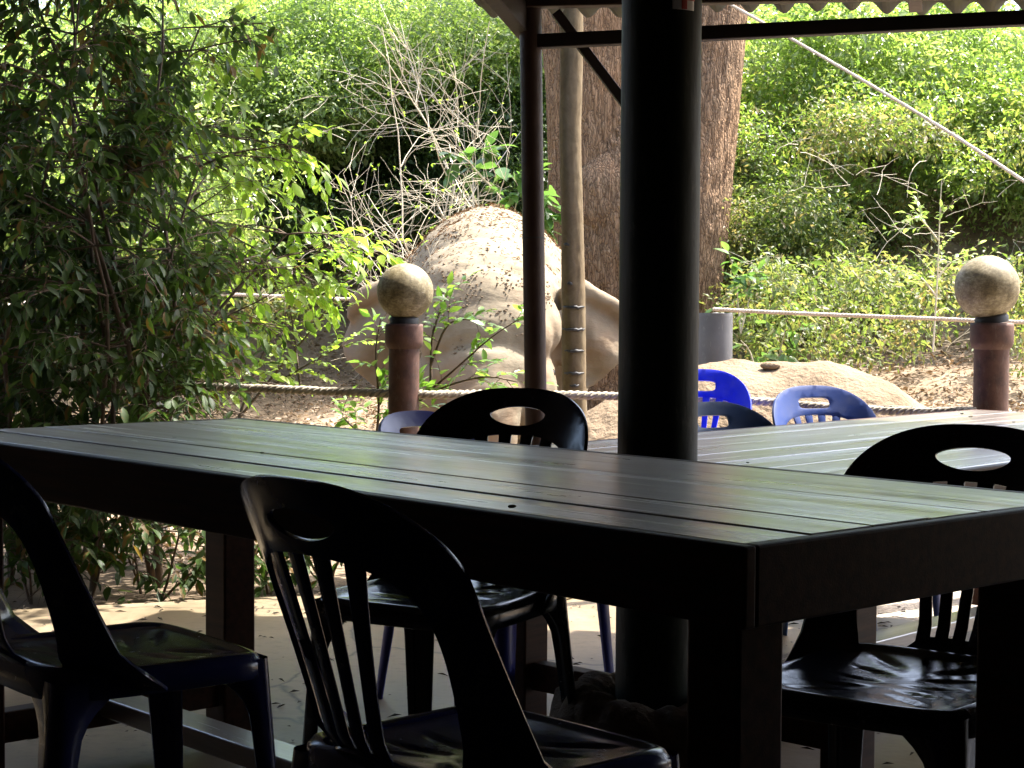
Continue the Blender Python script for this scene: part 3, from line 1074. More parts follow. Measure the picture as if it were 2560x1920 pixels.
def chair_meshes(H, hole, half_w, seat_z=0.43):
    zsh = H - 0.135

    def mapf(x, z):
        t = max(0.0, (z - .39) / (H - .39))
        k = min(1.15, abs(x) / half_w)
        y = -.228 - .125 * t ** 1.1 + (.085 * (1 - t) + .06) * k ** 2.2
        if z < .46:
            y += .8 * (.46 - z)
        return Vector((x, y, z))

    def outx(z):
        if z <= zsh:
            t = (z - .395) / (zsh - .395)
            return half_w * (1.04 - .04 * math.sin(t * math.pi / 2))
        k = min(1, (z - zsh) / (H - zsh))
        return half_w * (1 - k ** 2.1) ** (1 / 2.7)
    right = [(outx(z), z) for z in np.linspace(.395, zsh, 10)]
    right += [(half_w * math.cos(a) ** (2 / 2.7), zsh + (H - zsh) * math.sin(a) ** (2 / 2.1)) for a in np.linspace(.06, math.pi / 2, 26)[:-1]]
    outer = right + [(0, H)] + [(-x, z) for x, z in reversed(right)]
    zh = H - .060
    if hole == 'oval':
        h1 = [(.074 * math.cos(a), zh + (.026 if math.sin(a) < 0 else .018) * math.sin(a) * (1 - .1 * math.cos(a) ** 2)) for a in np.linspace(0, 2 * math.pi, 36, endpoint=False)]
    else:
        h1 = [(.062 * np.sign(math.cos(a)) * abs(math.cos(a)) ** .45, zh - .004 + .020 * np.sign(math.sin(a)) * abs(math.sin(a)) ** .5) for a in np.linspace(0, 2 * math.pi, 36, endpoint=False)]
    zz = lambda z: .425 + (z - .425) * (H - .108 - .425) / (.72 - .425)
    half = [(.166, zz(.47)), (.172, zz(.54)), (.176, zz(.61)), (.170, zz(.662)), (.146, zz(.695)), (.105, zz(.713)), (.05, zz(.722))]
    low = [(.055, zz(.455)), (.066, zz(.442)), (.085, zz(.428)), (.115, zz(.421)), (.146, zz(.428))]
    opening = low + half + [(-x, z) for x, z in reversed(half)] + [(-x, z) for x, z in reversed(low)]
    opening = chaikin([(x * half_w / .23, z) for x, z in opening], 2)
    back = sheet_mesh('backrest', outer, [h1, opening], mapf, .0085)
    slats = []
    k = half_w / .23
    for xb, xt in ((-.050, -.091), (-.0165, -.030), (.0165, .030), (.050, .091)):
        zb, zt = zz(.445), zz(.735) - abs(xt) * .10
        pts = []
        N = 9
        for i in range(N + 1):
            t = i / N
            pts.append((xb + (xt - xb) * t ** 1.35, zb + (zt - zb) * t, (.0098 + .0042 * t + .003 * (2 * t - 1) ** 2)))
        poly = [((x - w) * k, z) for x, z, w in pts] + [((x + w) * k, z) for x, z, w in reversed(pts)]
        poly = poly[::-1]
        slats.append(sheet_mesh('slat', poly, [], mapf, .0068, .03))

    # seat
    n = 52
    g = np.linspace(-1, 1, n)
    vs, fs = [], []

    def squircle(u, v, hx, hy):
        # square to rounded square
        r = max(abs(u), abs(v))
        if r < 1e-6:
            return 0.0, 0.0, 0.0
        a = math.atan2(v, u)
        e = 5.0
        rad = (abs(math.cos(a)) ** e + abs(math.sin(a)) ** e) ** (-1 / e)
        # keep the square grid inside and round it off towards the rim
        cx, cy = r * rad * math.cos(a), r * rad * math.sin(a)
        k = r ** 4
        return hx * ((1 - k) * u + k * cx), hy * ((1 - k) * v + k * cy), r
    for j in range(n):
        for i in range(n):
            x, y, r = squircle(g[i], g[j], .212, .212)
            taper = 1 - .05 * (-(y / .21)) if y < 0 else 1 + .03 * y / .21
            z = seat_z - .016 * (1 - r ** 2) + .012 * max(0, (-y / .21)) ** 2
            z += -.010 * max(0, (y / .21 - .55) / .45) ** 2
            z += .006 * math.exp(-((r - .9) / .05) ** 2)
            # lens shaped grooves fanning over the seat
            for row in range(5):
                for sgn in (-1, 1):
                    gx, gy = sgn * .075, -.13 + row * .062
                    ca, sa = math.cos(.30 * sgn * (row - 2)), math.sin(.30 * sgn * (row - 2))
                    lx = (x - gx) * ca + (y - gy) * sa; ly = -(x - gx) * sa + (y - gy) * ca
                    q = (lx / .058) ** 2 + (ly / .0095) ** 2
                    if q < 1.4:
                        z -= .0055 * max(0, 1 - q / 1.4)
            if r > .97:
                z -= .006
            vs.append((x * taper, y, z))
    idx = np.arange(n * n).reshape(n, n)
    fs = [tuple(int(q) for q in f) for f in np.stack([idx[:-1, :-1], idx[:-1, 1:], idx[1:, 1:], idx[1:, :-1]], -1).reshape(-1, 4)]
    ring = list(idx[0, :]) + list(idx[1:, -1]) + list(idx[-1, -2::-1]) + list(idx[-2:0:-1, 0])
    prev = ring
    for (o, dz) in ((.005, -.006), (.007, -.02), (.009, -.048), (.004, -.050), (.003, -.020)):
        cur = []
        for q in ring:
            x, y, z = vs[q]
            l = math.hypot(x, y)
            cur.append(len(vs))
            zz_ = (seat_z + .004) + dz if dz < -.012 else z + dz
            vs.append((x + x / l * o, y + y / l * o, zz_))
        m = len(ring)
        for i in range(m):
            fs.append((int(prev[i]), int(prev[(i + 1) % m]), cur[(i + 1) % m], cur[i]))
        prev = cur
    me = bpy.data.meshes.new('seat')
    me.from_pydata(vs, [], fs)
    bm = bmesh.new(); bm.from_mesh(me)
    bmesh.ops.recalc_face_normals(bm, faces=list(bm.faces))
    bm.to_mesh(me); bm.free()
    me.polygons.foreach_set('use_smooth', np.ones(len(me.polygons), dtype=bool))
    seat = me

    # one leg for the front right corner; the others are mirrored
    def leg(sx, sy):
        vs, fs = [], []
        rows = [seat_z - .012, .41, .395, .38, .365, .345, .32, .28, .2, .1, .012, 0]
        for z in rows:
            t = 1 - z / seat_z
            if sy > 0:
                cx, cy = .205 + .022 * t, .204 + .026 * t
            else:
                cx, cy = .203 + .024 * t, -.206 - .05 * t
            fil = max(0, (z - .30) / .11)
            w = .058 - .022 * t + .085 * fil ** 2.4
            prof = [(-w, 0)] + [(-.022 + .022 * math.sin(a), -.022 + .022 * math.cos(a)) for a in np.linspace(0, math.pi / 2, 6)] + [(0, -w)]
            inner = [(-w, -.007), (-.022, -.007), (-.011, -.011), (-.007, -.022), (-.007, -w)]
            loop = prof + inner[::-1]
            for (px, py) in loop:
                x = (cx + px); y = (abs(cy) + py)
                vs.append((x * sx, y * sy, z))
        m = len(loop)
        for j in range(len(rows) - 1):
            for i in range(m):
                k2 = (i + 1) % m
                fs.append((j * m + i, j * m + k2, (j + 1) * m + k2, (j + 1) * m + i))
        fs.append(tuple(range((len(rows) - 1) * m, len(rows) * m)))
        me = bpy.data.meshes.new('leg')
        me.from_pydata(vs, [], fs)
        bm = bmesh.new(); bm.from_mesh(me)
        bmesh.ops.recalc_face_normals(bm, faces=list(bm.faces))
        for f in bm.faces:
            f.smooth = len(f.verts) == 4
        bm.to_mesh(me); bm.free()
        return me
    return {'backrest': back, 'slats': slats, 'seat': seat, 'legs': [leg(1, 1), leg(-1, 1), leg(1, -1), leg(-1, -1)]}


STYLE = {'tall': chair_meshes(0.85, 'oval', .228), 'low': chair_meshes(0.775, 'slot', .205)}


def place_chair(style, material, label, center, front, zscale=1.0, group='plastic chairs'):
    ms = STYLE[style]
    f = Vector((front[0], front[1], 0)).normalized()
    root = empty('plastic_chair', (center[0], center[1], 0.001), math.atan2(f.y, f.x) - math.pi / 2)
    root.scale = (1, 1, zscale)
    tag(root, label, 'chair', group)

    def put(name, me, parent):
        if not me.materials:
            me.materials.append(None)
        o = bpy.data.objects.new(name, me)
        col.objects.link(o)
        o.parent = parent
        o.material_slots[0].link = 'OBJECT'
        o.material_slots[0].material = MATS[material]
        return o
    b = put('backrest', ms['backrest'], root)
    for s in ms['slats']:
        put('slat', s, b)
    put('seat', ms['seat'], root)
    for l in ms['legs']:
        put('leg', l, root)
    return root


place_chair('tall', 'plastic_black', 'black slatted plastic chair facing viewer across the table, left of the column', (-0.15, 3.85), (-.5, -.866), 1.012)
place_chair('tall', 'plastic_black', 'black plastic chair facing viewer across the table, at the right picture edge', (0.66, 3.03), (-.60, -.80), .985)
place_chair('tall', 'plastic_navy', 'dark navy slatted chair on the near side, at the middle of the table', (-0.035, 2.57), (.735, .68), .975)
place_chair('tall', 'plastic_navy', 'dark navy chair on the near side, cut by the left picture edge', (-0.72, 3.24), (.79, .61), .99)
place_chair('low', 'plastic_slate', 'dull slate blue chair with slot handle just right of the column', (0.80, 5.35), (.50, -.866), .965)
place_chair('low', 'plastic_faded', 'faded blue chair with slot handle in front of the sand pile', (1.19, 6.15), (.28, -.96), .985)
place_chair('low', 'plastic_bright', 'bright royal blue chair half hidden behind the column', (0.70, 6.75), (-.15, -1.0), 1.03)
place_chair('low', 'plastic_violet', 'violet blue chair mostly hidden behind the black chair', (-0.03, 4.72), (.733, -.68), .975)


# ------------------------------------------------------------------ bollards, grey posts, ropes, pipe
def bollard(label, glabel, p, tilt, rs):
    x, y, zt = p
    root = empty('terracotta_post', (x, y, ground_z(x, y)))
    tag(root, label, 'post', 'terracotta fence posts')
    z0 = float(ground_z(x, y))
    h = zt - z0
    link('shaft', lathe_mesh('shaft', [(rs, -.02), (rs, h - .11), (rs * 1.02, h - .095)], 40), 'terracotta', root)
    link('collar', lathe_mesh('collar', [(rs * 1.0, h - .10), (rs * 1.17, h - .088), (rs * 1.24, h - .07), (rs * 1.24, h - .012), (rs * 1.21, h - .002), (rs * 1.05, h), (0.001, h - .004)], 40), 'terracotta', root)
    g = empty('globe_lamp', (x, y, zt))
    g.rotation_euler = (0, tilt, 0)
    tag(g, glabel, 'lamp', 'globe lamps on the fence posts')
    R_ = rs * 1.84
    link('seat_ring', lathe_mesh('seat_ring', [(rs * .95, -.002), (rs * .97, .02), (rs * .80, .03), (0.001, .03)], 36), 'black_rubber', g)
    bm = bmesh.new()
    bmesh.ops.create_uvsphere(bm, u_segments=56, v_segments=36, radius=R_)
    for v in bm.verts:
        v.co *= 1 + .012 * noise.fractal(v.co * 22 + Vector((x * 7, 0, 0)), 1.0, 2.0, 3)
        v.co.z += R_ + .014
    me = bm_mesh('globe', bm)
    link('globe', me, 'globe', g, True)


pl = at(873, 699, 7.0)
bollard('left terracotta pipe post, standing in front of the elephant ear', 'mossy grey globe lamp on the left terracotta post', (pl.x, 7.0, pl.z), 0.03, 0.0605)
pr = at(2143, 697, 6.62)
bollard('terracotta pipe post beyond the rear table on the right', 'stained scratched globe lamp tilted on the right terracotta post', (pr.x, 6.62, pr.z), -0.16, 0.0645)


def grey_post(label, u, v, Y, r):
    p = at(u, v, Y)
    z0 = float(ground_z(p.x, Y)) - .05
    root = empty('grey_post', (p.x, Y, z0))
    tag(root, label, 'post', 'grey pipe fence posts')
    h = p.z - z0
    link('pipe', lathe_mesh('pipe', [(r, 0), (r, h - .02), (r * .97, h)], 40), 'grey_pipe', root)
    bm = bmesh.new()
    bmesh.ops.create_circle(bm, cap_ends=True, radius=r * .98, segments=40)
    bmesh.ops.triangulate(bm, faces=list(bm.faces))
    bmesh.ops.subdivide_edges(bm, edges=list(bm.edges), cuts=4, use_grid_fill=True)
    for q in bm.verts:
        q.co.z = h - .006 + .016 * noise.noise(q.co * 30)
    link('concrete_fill', bm_mesh('concrete_fill', bm), 'cut_concrete', root, True)


grey_post('short dark grey pipe post filled with concrete, right of the column', 1545, 676, 9.7, .096)
grey_post('grey pipe post half hidden in the dark leafy bush', 318, 742, 8.1, .088)


def rope(label, pts, rad, pitch, m, group='fence ropes'):
    o = link('rope', rope_mesh('rope', pts, rad, pitch, base=pts[0]), m)
    o.location = pts[0]
    tag(o, label, 'rope', group)


rb = .0605
rope('thick twisted rope running left from the left terracotta post', [at(-260, 800, 7.5), at(60, 826, 7.4), at(470, 836, 7.25), at(700, 845, 7.12), at(800, 849, 7.0), at(868, 851, 7.0)], .0175, .085, 'rope_thick')
rope('thick twisted rope slung between the two terracotta posts', [at(878, 852, 7.0), at(945, 852, 7.0), at(1100, 851, 7.1), at(1330, 856, 7.15), at(1620, 866, 7.08), at(1780, 880, 6.95), at(1950, 889, 6.8), at(2110, 890, 6.55)], .0175, .085, 'rope_thick')
rope('thin dark rope sagging in front of the sand pile towards the right post', [at(1600, 832 + 30, 7.6), at(1780, 873, 7.5), at(2000, 882, 7.3), at(2130, 880, 6.70)], .007, .04, 'rope_thick')
rope('pale rope stretched from the grey post to the right edge', [at(1540, 668, 9.6), at(1700, 676, 9.5), at(1950, 686, 9.3), at(2230, 697, 9.0), at(2500, 704, 8.8)], .011, .05, 'rope_thin')
rope('pale rope stretched behind the elephant from the left edge', [at(-300, 690, 12.6), at(0, 662, 12.8), at(150, 641, 13.0), at(480, 636, 13.3), at(760, 646, 13.6), at(1160, 650, 14.0)], .013, .06, 'rope_thin')
rope('pale rope slanting down from the big tree at upper right', [at(1560, 0, 13.6), at(1720, 90, 12.9), at(1900, 195, 12.0), at(2080, 305, 11.2), at(2330, 470, 10.2)], .0115, .06, 'rope_thin', 'ropes tied to the big tree')


def pipe_piece():
    pts = [at(1173, 1262, 6.5), at(1186, 1284, 6.45), at(1196, 1300, 6.35), at(1212, 1302, 6.3), at(1262, 1288, 6.42), at(1420, 1262, 6.75)]
    for p in pts[2:]:
        p.z = max(p.z, .014)
    path = smooth_path(pts, 8)
    base = pts[2]
    v, f = tube_arrays([p - base for p in path], .0125, 14)
    o = link('plastic_pipe', np_mesh('plastic_pipe', v, f, True), 'pvc')
    o.location = base
    tag(o, 'yellowed bent plastic pipe lying at the slab edge', 'pipe')


pipe_piece()


# ------------------------------------------------------------------ sand pile
def sand_pile():
    n, m = 150, 90
    X, Y = np.meshgrid(np.linspace(-.1, 2.75, n), np.linspace(7.75, 10.2, m))
    ridge = np.interp(X, [-.1, .15, .45, .9, 1.15, 1.32, 1.50, 1.62, 1.80, 2.05, 2.35, 2.75],
                      [.16, .36, .60, .74, .77, .745, .775, .80, .73, .55, .36, .0])
    kk = np.hanning(17); kk /= kk.sum()
    ridge = np.stack([np.convolve(np.pad(q, 8, 'edge'), kk, 'valid') for q in ridge])
    yc = 8.95 + .12 * np.sin(X * 2.3)
    prof = np.clip(1 - np.abs(Y - yc) / (.60 + .55 * ridge), 0, 1)
    prof = np.sin(np.clip(prof, 0, 1) * math.pi / 2) ** 1.15
    nz = np.array([noise.fractal(Vector((a * 3.2, b * 3.2, 1.7)), 1.0, 2.1, 5) for a, b in zip(X.ravel(), Y.ravel())]).reshape(X.shape)
    Z = ground_z(X, Y) * .4 + ridge * prof + .036 * nz * np.minimum(1, prof * 3) - .08 * (prof <= 0.0)
    idx = np.arange(n * m).reshape(m, n)
    F = np.stack([idx[:-1, :-1], idx[:-1, 1:], idx[1:, 1:], idx[1:, :-1]], -1).reshape(-1, 4)
    base = np.array([1.4, 8.95, 0])
    o = link('sand_pile', np_mesh('sand_pile', np.stack([X, Y, Z], -1).reshape(-1, 3) - base, F, True), 'sand')
    o.location = base
    tag(o, 'long heap of tan sand behind the blue chairs', 'sand pile')
    bm = bmesh.new()
    bmesh.ops.create_icosphere(bm, subdivisions=3, radius=.035)
    for v in bm.verts:
        v.co = Vector((v.co.x * 1.45, v.co.y, v.co.z * .62)) * (1 + .18 * noise.noise(v.co * 14))
    o = link('stone', bm_mesh('stone', bm), 'sand', None, True)
    p = at(1662, 790, 8.9)
    o.location = p
    tag(o, 'rounded tan stone on top of the sand pile beside the grey post', 'stone')


sand_pile()


# ------------------------------------------------------------------ elephant
def build_elephant():
    bx, by, bz = -0.16, 11.0, -0.50
    bm = bmesh.new()

    def ell(c, r, rot=(0, 0, 0), seg=40):
        M = Matrix.Translation(c) @ (Matrix.Rotation(rot[2], 4, 'Z') @ Matrix.Rotation(rot[1], 4, 'Y') @ Matrix.Rotation(rot[0], 4, 'X')) @ Matrix.Diagonal((*r, 1))
        bmesh.ops.create_uvsphere(bm, u_segments=seg, v_segments=seg // 2, radius=1.0, matrix=M)

    def limb(pts, radii, n=24):
        pts = smooth_path(pts, 6)
        rr = np.interp(np.linspace(0, 1, len(pts)), np.linspace(0, 1, len(radii)), radii)
        v, f = tube_arrays(pts, list(rr), n)
        o = [bm.verts.new(p) for p in v]
        for q in f:
            bm.faces.new([o[i] for i in q])
        bm.faces.new(o[:n][::-1]); bm.faces.new(o[-n:])
    # trunk of the body: arched back, deep barrel; local y runs backwards, z from its ground
    ell((0, .98, 1.37), (.72, 1.05, .74))
    ell((0, .72, 1.52), (.56, .70, .66))
    ell((0, .92, 1.68), (.40, .70, .52))
    ell((0, 1.75, 1.33), (.64, .55, .66))
    ell((0, .18, 1.28), (.50, .45, .52))
    ell((0, .10, 1.60), (.46, .52, .36))
    ell((0, .45, 1.76), (.42, .55, .36))
    # head: broad brow with twin domes, tapering to the trunk root
    ell((0, -.22, 1.44), (.44, .36, .37))
    ell((-.10, -.14, 1.60), (.30, .30, .27))
    ell((.10, -.14, 1.60), (.30, .30, .27))
    ell((0, -.36, 1.36), (.41, .27, .29))
    ell((-.34, -.26, 1.40), (.12, .16, .15))
    ell((.34, -.26, 1.40), (.12, .16, .15))
    ell((0, -.47, 1.16), (.30, .25, .20))          # nasal bulge
    ell((-.24, -.30, 1.03), (.20, .24, .30))
    ell((.24, -.30, 1.03), (.20, .24, .30))
    ell((0, -.28, .93), (.25, .28, .28))
    limb([(0, -.48, 1.16), (0, -.60, .95), (0, -.62, .65), (.02, -.58, .35), (.05, -.52, .12), (.10, -.58, .05)], [.25, .215, .17, .13, .095, .07])
    for s in (-1, 1):
        limb([(s * .36, .30, 1.2), (s * .38, .28, .8), (s * .36, .20, .45), (s * .36, .20, .12), (s * .36, .18, .0)], [.30, .235, .185, .185, .21])
        limb([(s * .36, 1.80, 1.2), (s * .37, 1.75, .8), (s * .35, 1.92, .45), (s * .35, 1.88, .12), (s * .35, 1.86, .0)], [.36, .27, .19, .185, .21])
    limb([(0, 2.22, 1.45), (0, 2.36, 1.2), (0, 2.38, .8), (0, 2.34, .45)], [.09, .06, .035, .03])
    # ears: wide curved flaps with a rolled upper rim
    sc_ = 10.95 / 4446.0 / 2.765

    def ear(pts, side, root_x):
        poly = chaikin([((x - 1130) * sc_ * 1.0, 1.735 + (560 - y) * sc_) for x, y in pts], 2)
        B = np.array(poly)
        V = [Vector(p) for p in poly]
        E = [(i, (i + 1) % len(V)) for i in range(len(V))]
        g = .05
        for x in np.arange(B[:, 0].min(), B[:, 0].max(), g):
            for z in np.arange(B[:, 1].min(), B[:, 1].max(), g):
                if inside_poly((x, z), poly) and np.min(np.hypot(B[:, 0] - x, B[:, 1] - z)) > .02:
                    V.append(Vector((x, z)))
        VV, EE, FF, *_ = delaunay_2d_cdt(V, E, [], 0, 1e-6)
        FF = [f for f in FF if inside_poly(sum((VV[i] for i in f), Vector((0, 0))) / len(f), poly)]
        cnt = {}
        for f in FF:
            for i in range(3):
                cnt[(f[i], f[(i + 1) % 3])] = 1

        def yy(x, z):
            k = max(0, abs(x) - root_x)
            return -.04 + .30 * k - .10 * math.sin(k * 5.5) + .05 * math.sin(z * 11 + k * 10) * min(1, k * 4)
        th = .024
        fr = [bm.verts.new((p.x, yy(p.x, p.y) - th, p.y)) for p in VV]
        bk = [bm.verts.new((p.x, yy(p.x, p.y) + th, p.y)) for p in VV]
        for f in FF:
            bm.faces.new([fr[i] for i in f]); bm.faces.new([bk[i] for i in reversed(f)])
        for (a, b) in cnt:
            if (b, a) not in cnt:
                bm.faces.new([fr[b], fr[a], bk[a], bk[b]])
        return yy
    L = [(560, 560), (430, 640), (330, 672), (235, 745), (180, 860), (150, 960), (118, 1060), (160, 1170), (250, 1270), (325, 1345), (420, 1375), (520, 1300), (640, 1100), (660, 800)]
    Rr = [(1700, 560), (1840, 668), (1960, 720), (2060, 800), (2125, 900), (2150, 1010), (2120, 1110), (2060, 1190), (1960, 1275), (1880, 1345), (1790, 1370), (1700, 1290), (1600, 1100), (1590, 800)]
    yl = ear(L, -1, .42)
    yr = ear(Rr, 1, .42)
    Lrim = [((x - 1130) * sc_, 1.735 + (560 - y) * sc_) for x, y in L[0:5]]
    Rrim = [((x - 1130) * sc_, 1.735 + (560 - y) * sc_) for x, y in Rr[0:5]]
    limb([(x, yl(x, z) - .045, z - .02) for x, z in Lrim], [.055, .060, .058, .05, .03], 14)
    limb([(x, yr(x, z) - .045, z - .02) for x, z in Rrim], [.055, .060, .058, .05, .03], 14)
    # folded ear root
    limb([(.49, -.10, 1.66), (.53, -.15, 1.50), (.51, -.14, 1.30)], [.045, .075, .03], 14)
    limb([(-.49, -.10, 1.66), (-.53, -.15, 1.50), (-.51, -.14, 1.30)], [.045, .075, .03], 14)
    bmesh.ops.recalc_face_normals(bm, faces=list(bm.faces))
    me0 = bm_mesh('elephant_raw', bm)
    tmp = bpy.data.objects.new('elephant_raw', me0)
    col.objects.link(tmp)
    md = tmp.modifiers.new('r', 'REMESH'); md.mode = 'VOXEL'; md.voxel_size = .019; md.use_smooth_shade = True
    md = tmp.modifiers.new('s', 'SMOOTH'); md.factor = .5; md.iterations = 6
    dg = bpy.context.evaluated_depsgraph_get()
    me = bpy.data.meshes.new_from_object(tmp.evaluated_get(dg))
    bpy.data.objects.remove(tmp)
    me.name = 'body'
    n = len(me.vertices)
    co = np.empty(n * 3, dtype=np.float32); me.vertices.foreach_get('co', co); co = co.reshape(-1, 3)
    no = np.empty(n * 3, dtype=np.float32); me.vertices.foreach_get('normal', no); no = no.reshape(-1, 3)
    disp = np.array([.020 * noise.fractal(Vector((float(a), float(b), float(c))) * 3.1, 1.0, 2.2, 4) + .004 * noise.fractal(Vector((float(a) * 8, float(b) * 8, float(c) * 22)), 1.0, 2.0, 3) for a, b, c in co])
    co2 = co + no * disp[:, None]
    me.vertices.foreach_set('co', co2.ravel().astype(np.float32))
    me.update()
    root = empty('elephant', (bx, by, bz))
    tag(root, 'dusty tan elephant facing viewer with spread ears beyond the rope', 'elephant')
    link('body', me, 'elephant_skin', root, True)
    for s in (-1, 1):
        b2 = bmesh.new()
        bmesh.ops.create_uvsphere(b2, u_segments=20, v_segments=14, radius=.027, matrix=Matrix.Translation((s * .395, -.34, 1.14)))
        link('eye', bm_mesh('eye', b2), 'eye_black', root, True)

    # straw and dead leaves lying on its back and head, clods of mud on the brow
    r = np.random.default_rng(5)
    w = np.where((no[:, 2] > .45) & (co[:, 1] > -.5) & (co[:, 2] > 1.3) & (np.abs(co[:, 0]) < .62), 1.0, 0)
    w *= np.where(co[:, 1] < .1, .5, 1.4) * np.where(no[:, 2] > .6, 1, .5)
    ok = np.nonzero(w)[0]
    pk = r.choice(ok, 5200, p=w[ok] / w[ok].sum())
    P = co2[pk] + r.normal(0, .006, (len(pk), 3)) + no[pk] * .006
    D = r.normal(0, 1, (len(pk), 3)); D -= no[pk] * np.sum(D * no[pk], -1, keepdims=True) * .85
    me = leaves_mesh('straw', P, D, no[pk] + r.normal(0, .5, P.shape), r.uniform(.012, .045, len(pk)), r.uniform(.003, .008, len(pk)))
    o = link('straw', me, 'straw')
    o.location = (bx, by, bz)
    tag(o, 'dry straw and leaf scraps strewn over the elephant back', 'straw', kind='stuff')
    b3 = bmesh.new()
    w = np.where((no[:, 1] < -.35) & (co[:, 2] > 1.25) & (np.abs(co[:, 0]) < .42), np.exp(-((co[:, 2] - 1.62) / .16) ** 2) + .03, 0)
    seeds_ = r.choice(n, 44, p=w / w.sum())
    for i in seeds_:
        near = np.nonzero(np.linalg.norm(co - co[i], axis=1) < r.uniform(.03, .09))[0]
        for j in r.choice(near, int(r.integers(4, 16))):
            s = r.uniform(.003, .0075)
            res = bmesh.ops.create_icosphere(b3, subdivisions=1, radius=float(s))
            tj = Vector(r.normal(0, .011, 3))
            tj -= Vector(no[j]) * tj.dot(Vector(no[j]))
            off = Vector(co2[j]) + tj + Vector(no[j]) * float(s) * .3
            for v in res['verts']:
                v.co = Vector((v.co.x * r.uniform(.6, 1.9), v.co.y * r.uniform(.6, 1.5), v.co.z * r.uniform(.5, 1.2))) + off
    o = link('mud_clods', bm_mesh('mud_clods', b3), 'mud')
    o.location = (bx, by, bz)
    tag(o, 'crumbs of dried mud stuck on the elephant brow', 'mud', kind='stuff')


build_elephant()


# ------------------------------------------------------------------ trees
def bark_trunk(name, stations, n=180, m=240, ridge=.02, freq=(10, 1.5), seed=0):
    """stations: (z, cx, cy, r). Returns a dense displaced tube."""
    S = np.array(stations, float)
    zs = np.linspace(S[0, 0], S[-1, 0], m)
    cx = np.interp(zs, S[:, 0], S[:, 1]); cy = np.interp(zs, S[:, 0], S[:, 2]); rr = np.interp(zs, S[:, 0], S[:, 3])
    k = np.ones(9) / 9
    for arr in (cx, cy, rr):
        arr[4:-4] = np.convolve(arr, k, 'valid')
    vs = np.zeros((m, n, 3), dtype=np.float32)
    for j in range(m):
        for i in range(n):
            a = 2 * math.pi * i / n
            c, s = math.cos(a), math.sin(a)
            q = Vector((c * rr[j] * freq[0] + seed, s * rr[j] * freq[0], zs[j] * freq[1]))
            h = noise.fractal(q, 1.0, 2.1, 4)
            h = -abs(h) * ridge * 1.6 + ridge * .3
            h += .06 * rr[j] * noise.noise(Vector((c * 1.3 + seed, s * 1.3, zs[j] * .7)))
            r = rr[j] + h
            vs[j, i] = (cx[j] + c * r, cy[j] + s * r, zs[j])
    idx = np.arange(n * m).reshape(m, n)
    nxt = np.roll(idx, -1, 1)
    F = np.stack([idx[:-1], nxt[:-1], nxt[1:], idx[1:]], -1).reshape(-1, 4)
    return np_mesh(name, vs.reshape(-1, 3), F, True)


def build_big_tree():
    Y = 14.2
    c = at(1373, 660, Y)
    gz = float(ground_z(c.x, Y)) - .2
    root = empty('big_tree', (c.x, Y, gz))
    tag(root, 'massive forked tree with furrowed brown bark behind the column', 'tree')

    def st(u1, u2, v, dy=0.0):
        a, b = at(u1, v, Y), at(u2, v, Y)
        return (a.z - gz, (a.x + b.x) / 2 - c.x, dy, (b.x - a.x) / 2)
    low = [st(1170, 1575, 1010), st(1196, 1555, 900), st(1206, 1541, 800), st(1207, 1541, 680), st(1203, 1552, 560), st(1200, 1545, 440), st(1215, 1480, 340), st(1245, 1440, 250)]
    low = sorted(low)
    link('trunk', bark_trunk('trunk', low, 260, 220, .028, (22, 2.4), 2), 'bark', root)
    left = sorted([st(1185, 1352, 470, -.12), st(1186, 1352, 340, -.16), st(1180, 1350, 200, -.18), st(1164, 1345, 40, -.2), st(1120, 1320, -300, -.3), st(1060, 1240, -700, -.4)])
    link('limb', bark_trunk('limb', left, 150, 220, .022, (22, 2.4), 5), 'bark', root)
    right = sorted([st(1290, 1546, 760, .02), st(1310, 1556, 620, -.06), st(1330, 1568, 500, -.12), st(1360, 1576, 400, -.12), st(1390, 1584, 320, -.1), st(1405, 1597, 200, -.05), st(1425, 1612, 60, 0), st(1480, 1660, -300, .2), st(1560, 1720, -700, .3)])
    link('limb', bark_trunk('limb', right, 150, 220, .022, (22, 2.4), 9), 'bark', root)
    # bulge below the fork
    p = at(1300, 420, Y)
    bulge = [(p.z - gz - .55, p.x - c.x + .02, -.30, .12), (p.z - gz - .2, p.x - c.x + .01, -.36, .25), (p.z - gz + .1, p.x - c.x, -.36, .25), (p.z - gz + .32, p.x - c.x + .03, -.28, .16), (p.z - gz + .40, p.x - c.x + .05, -.25, .05)]
    link('burl', bark_trunk('burl', bulge, 120, 70, .024, (10, 2.0), 12), 'bark', root)
    # crown high above the frame
    r = np.random.default_rng(3)
    P, D, N = [], [], []
    for k in range(16):
        cc = np.array([r.uniform(-2.0, 2.4), r.uniform(4.0, 7.5), r.uniform(7.0, 9.0)])
        q = unit(r.normal(0, 1, (420, 3))) * r.uniform(.4, 1, (420, 1)) ** .5 * np.array([.8, .8, .5])
        P.append(cc + q)
    P = np.concatenate(P)
    me = leaves_mesh('crown', P, r.normal(0, 1, P.shape), np.array([0, 0, 1.]) + r.normal(0, .5, P.shape), r.uniform(.09, .14, len(P)), r.uniform(.045, .06, len(P)))
    tag(link('crown', me, 'leaf_thicket', root), kind='stuff')


build_big_tree()


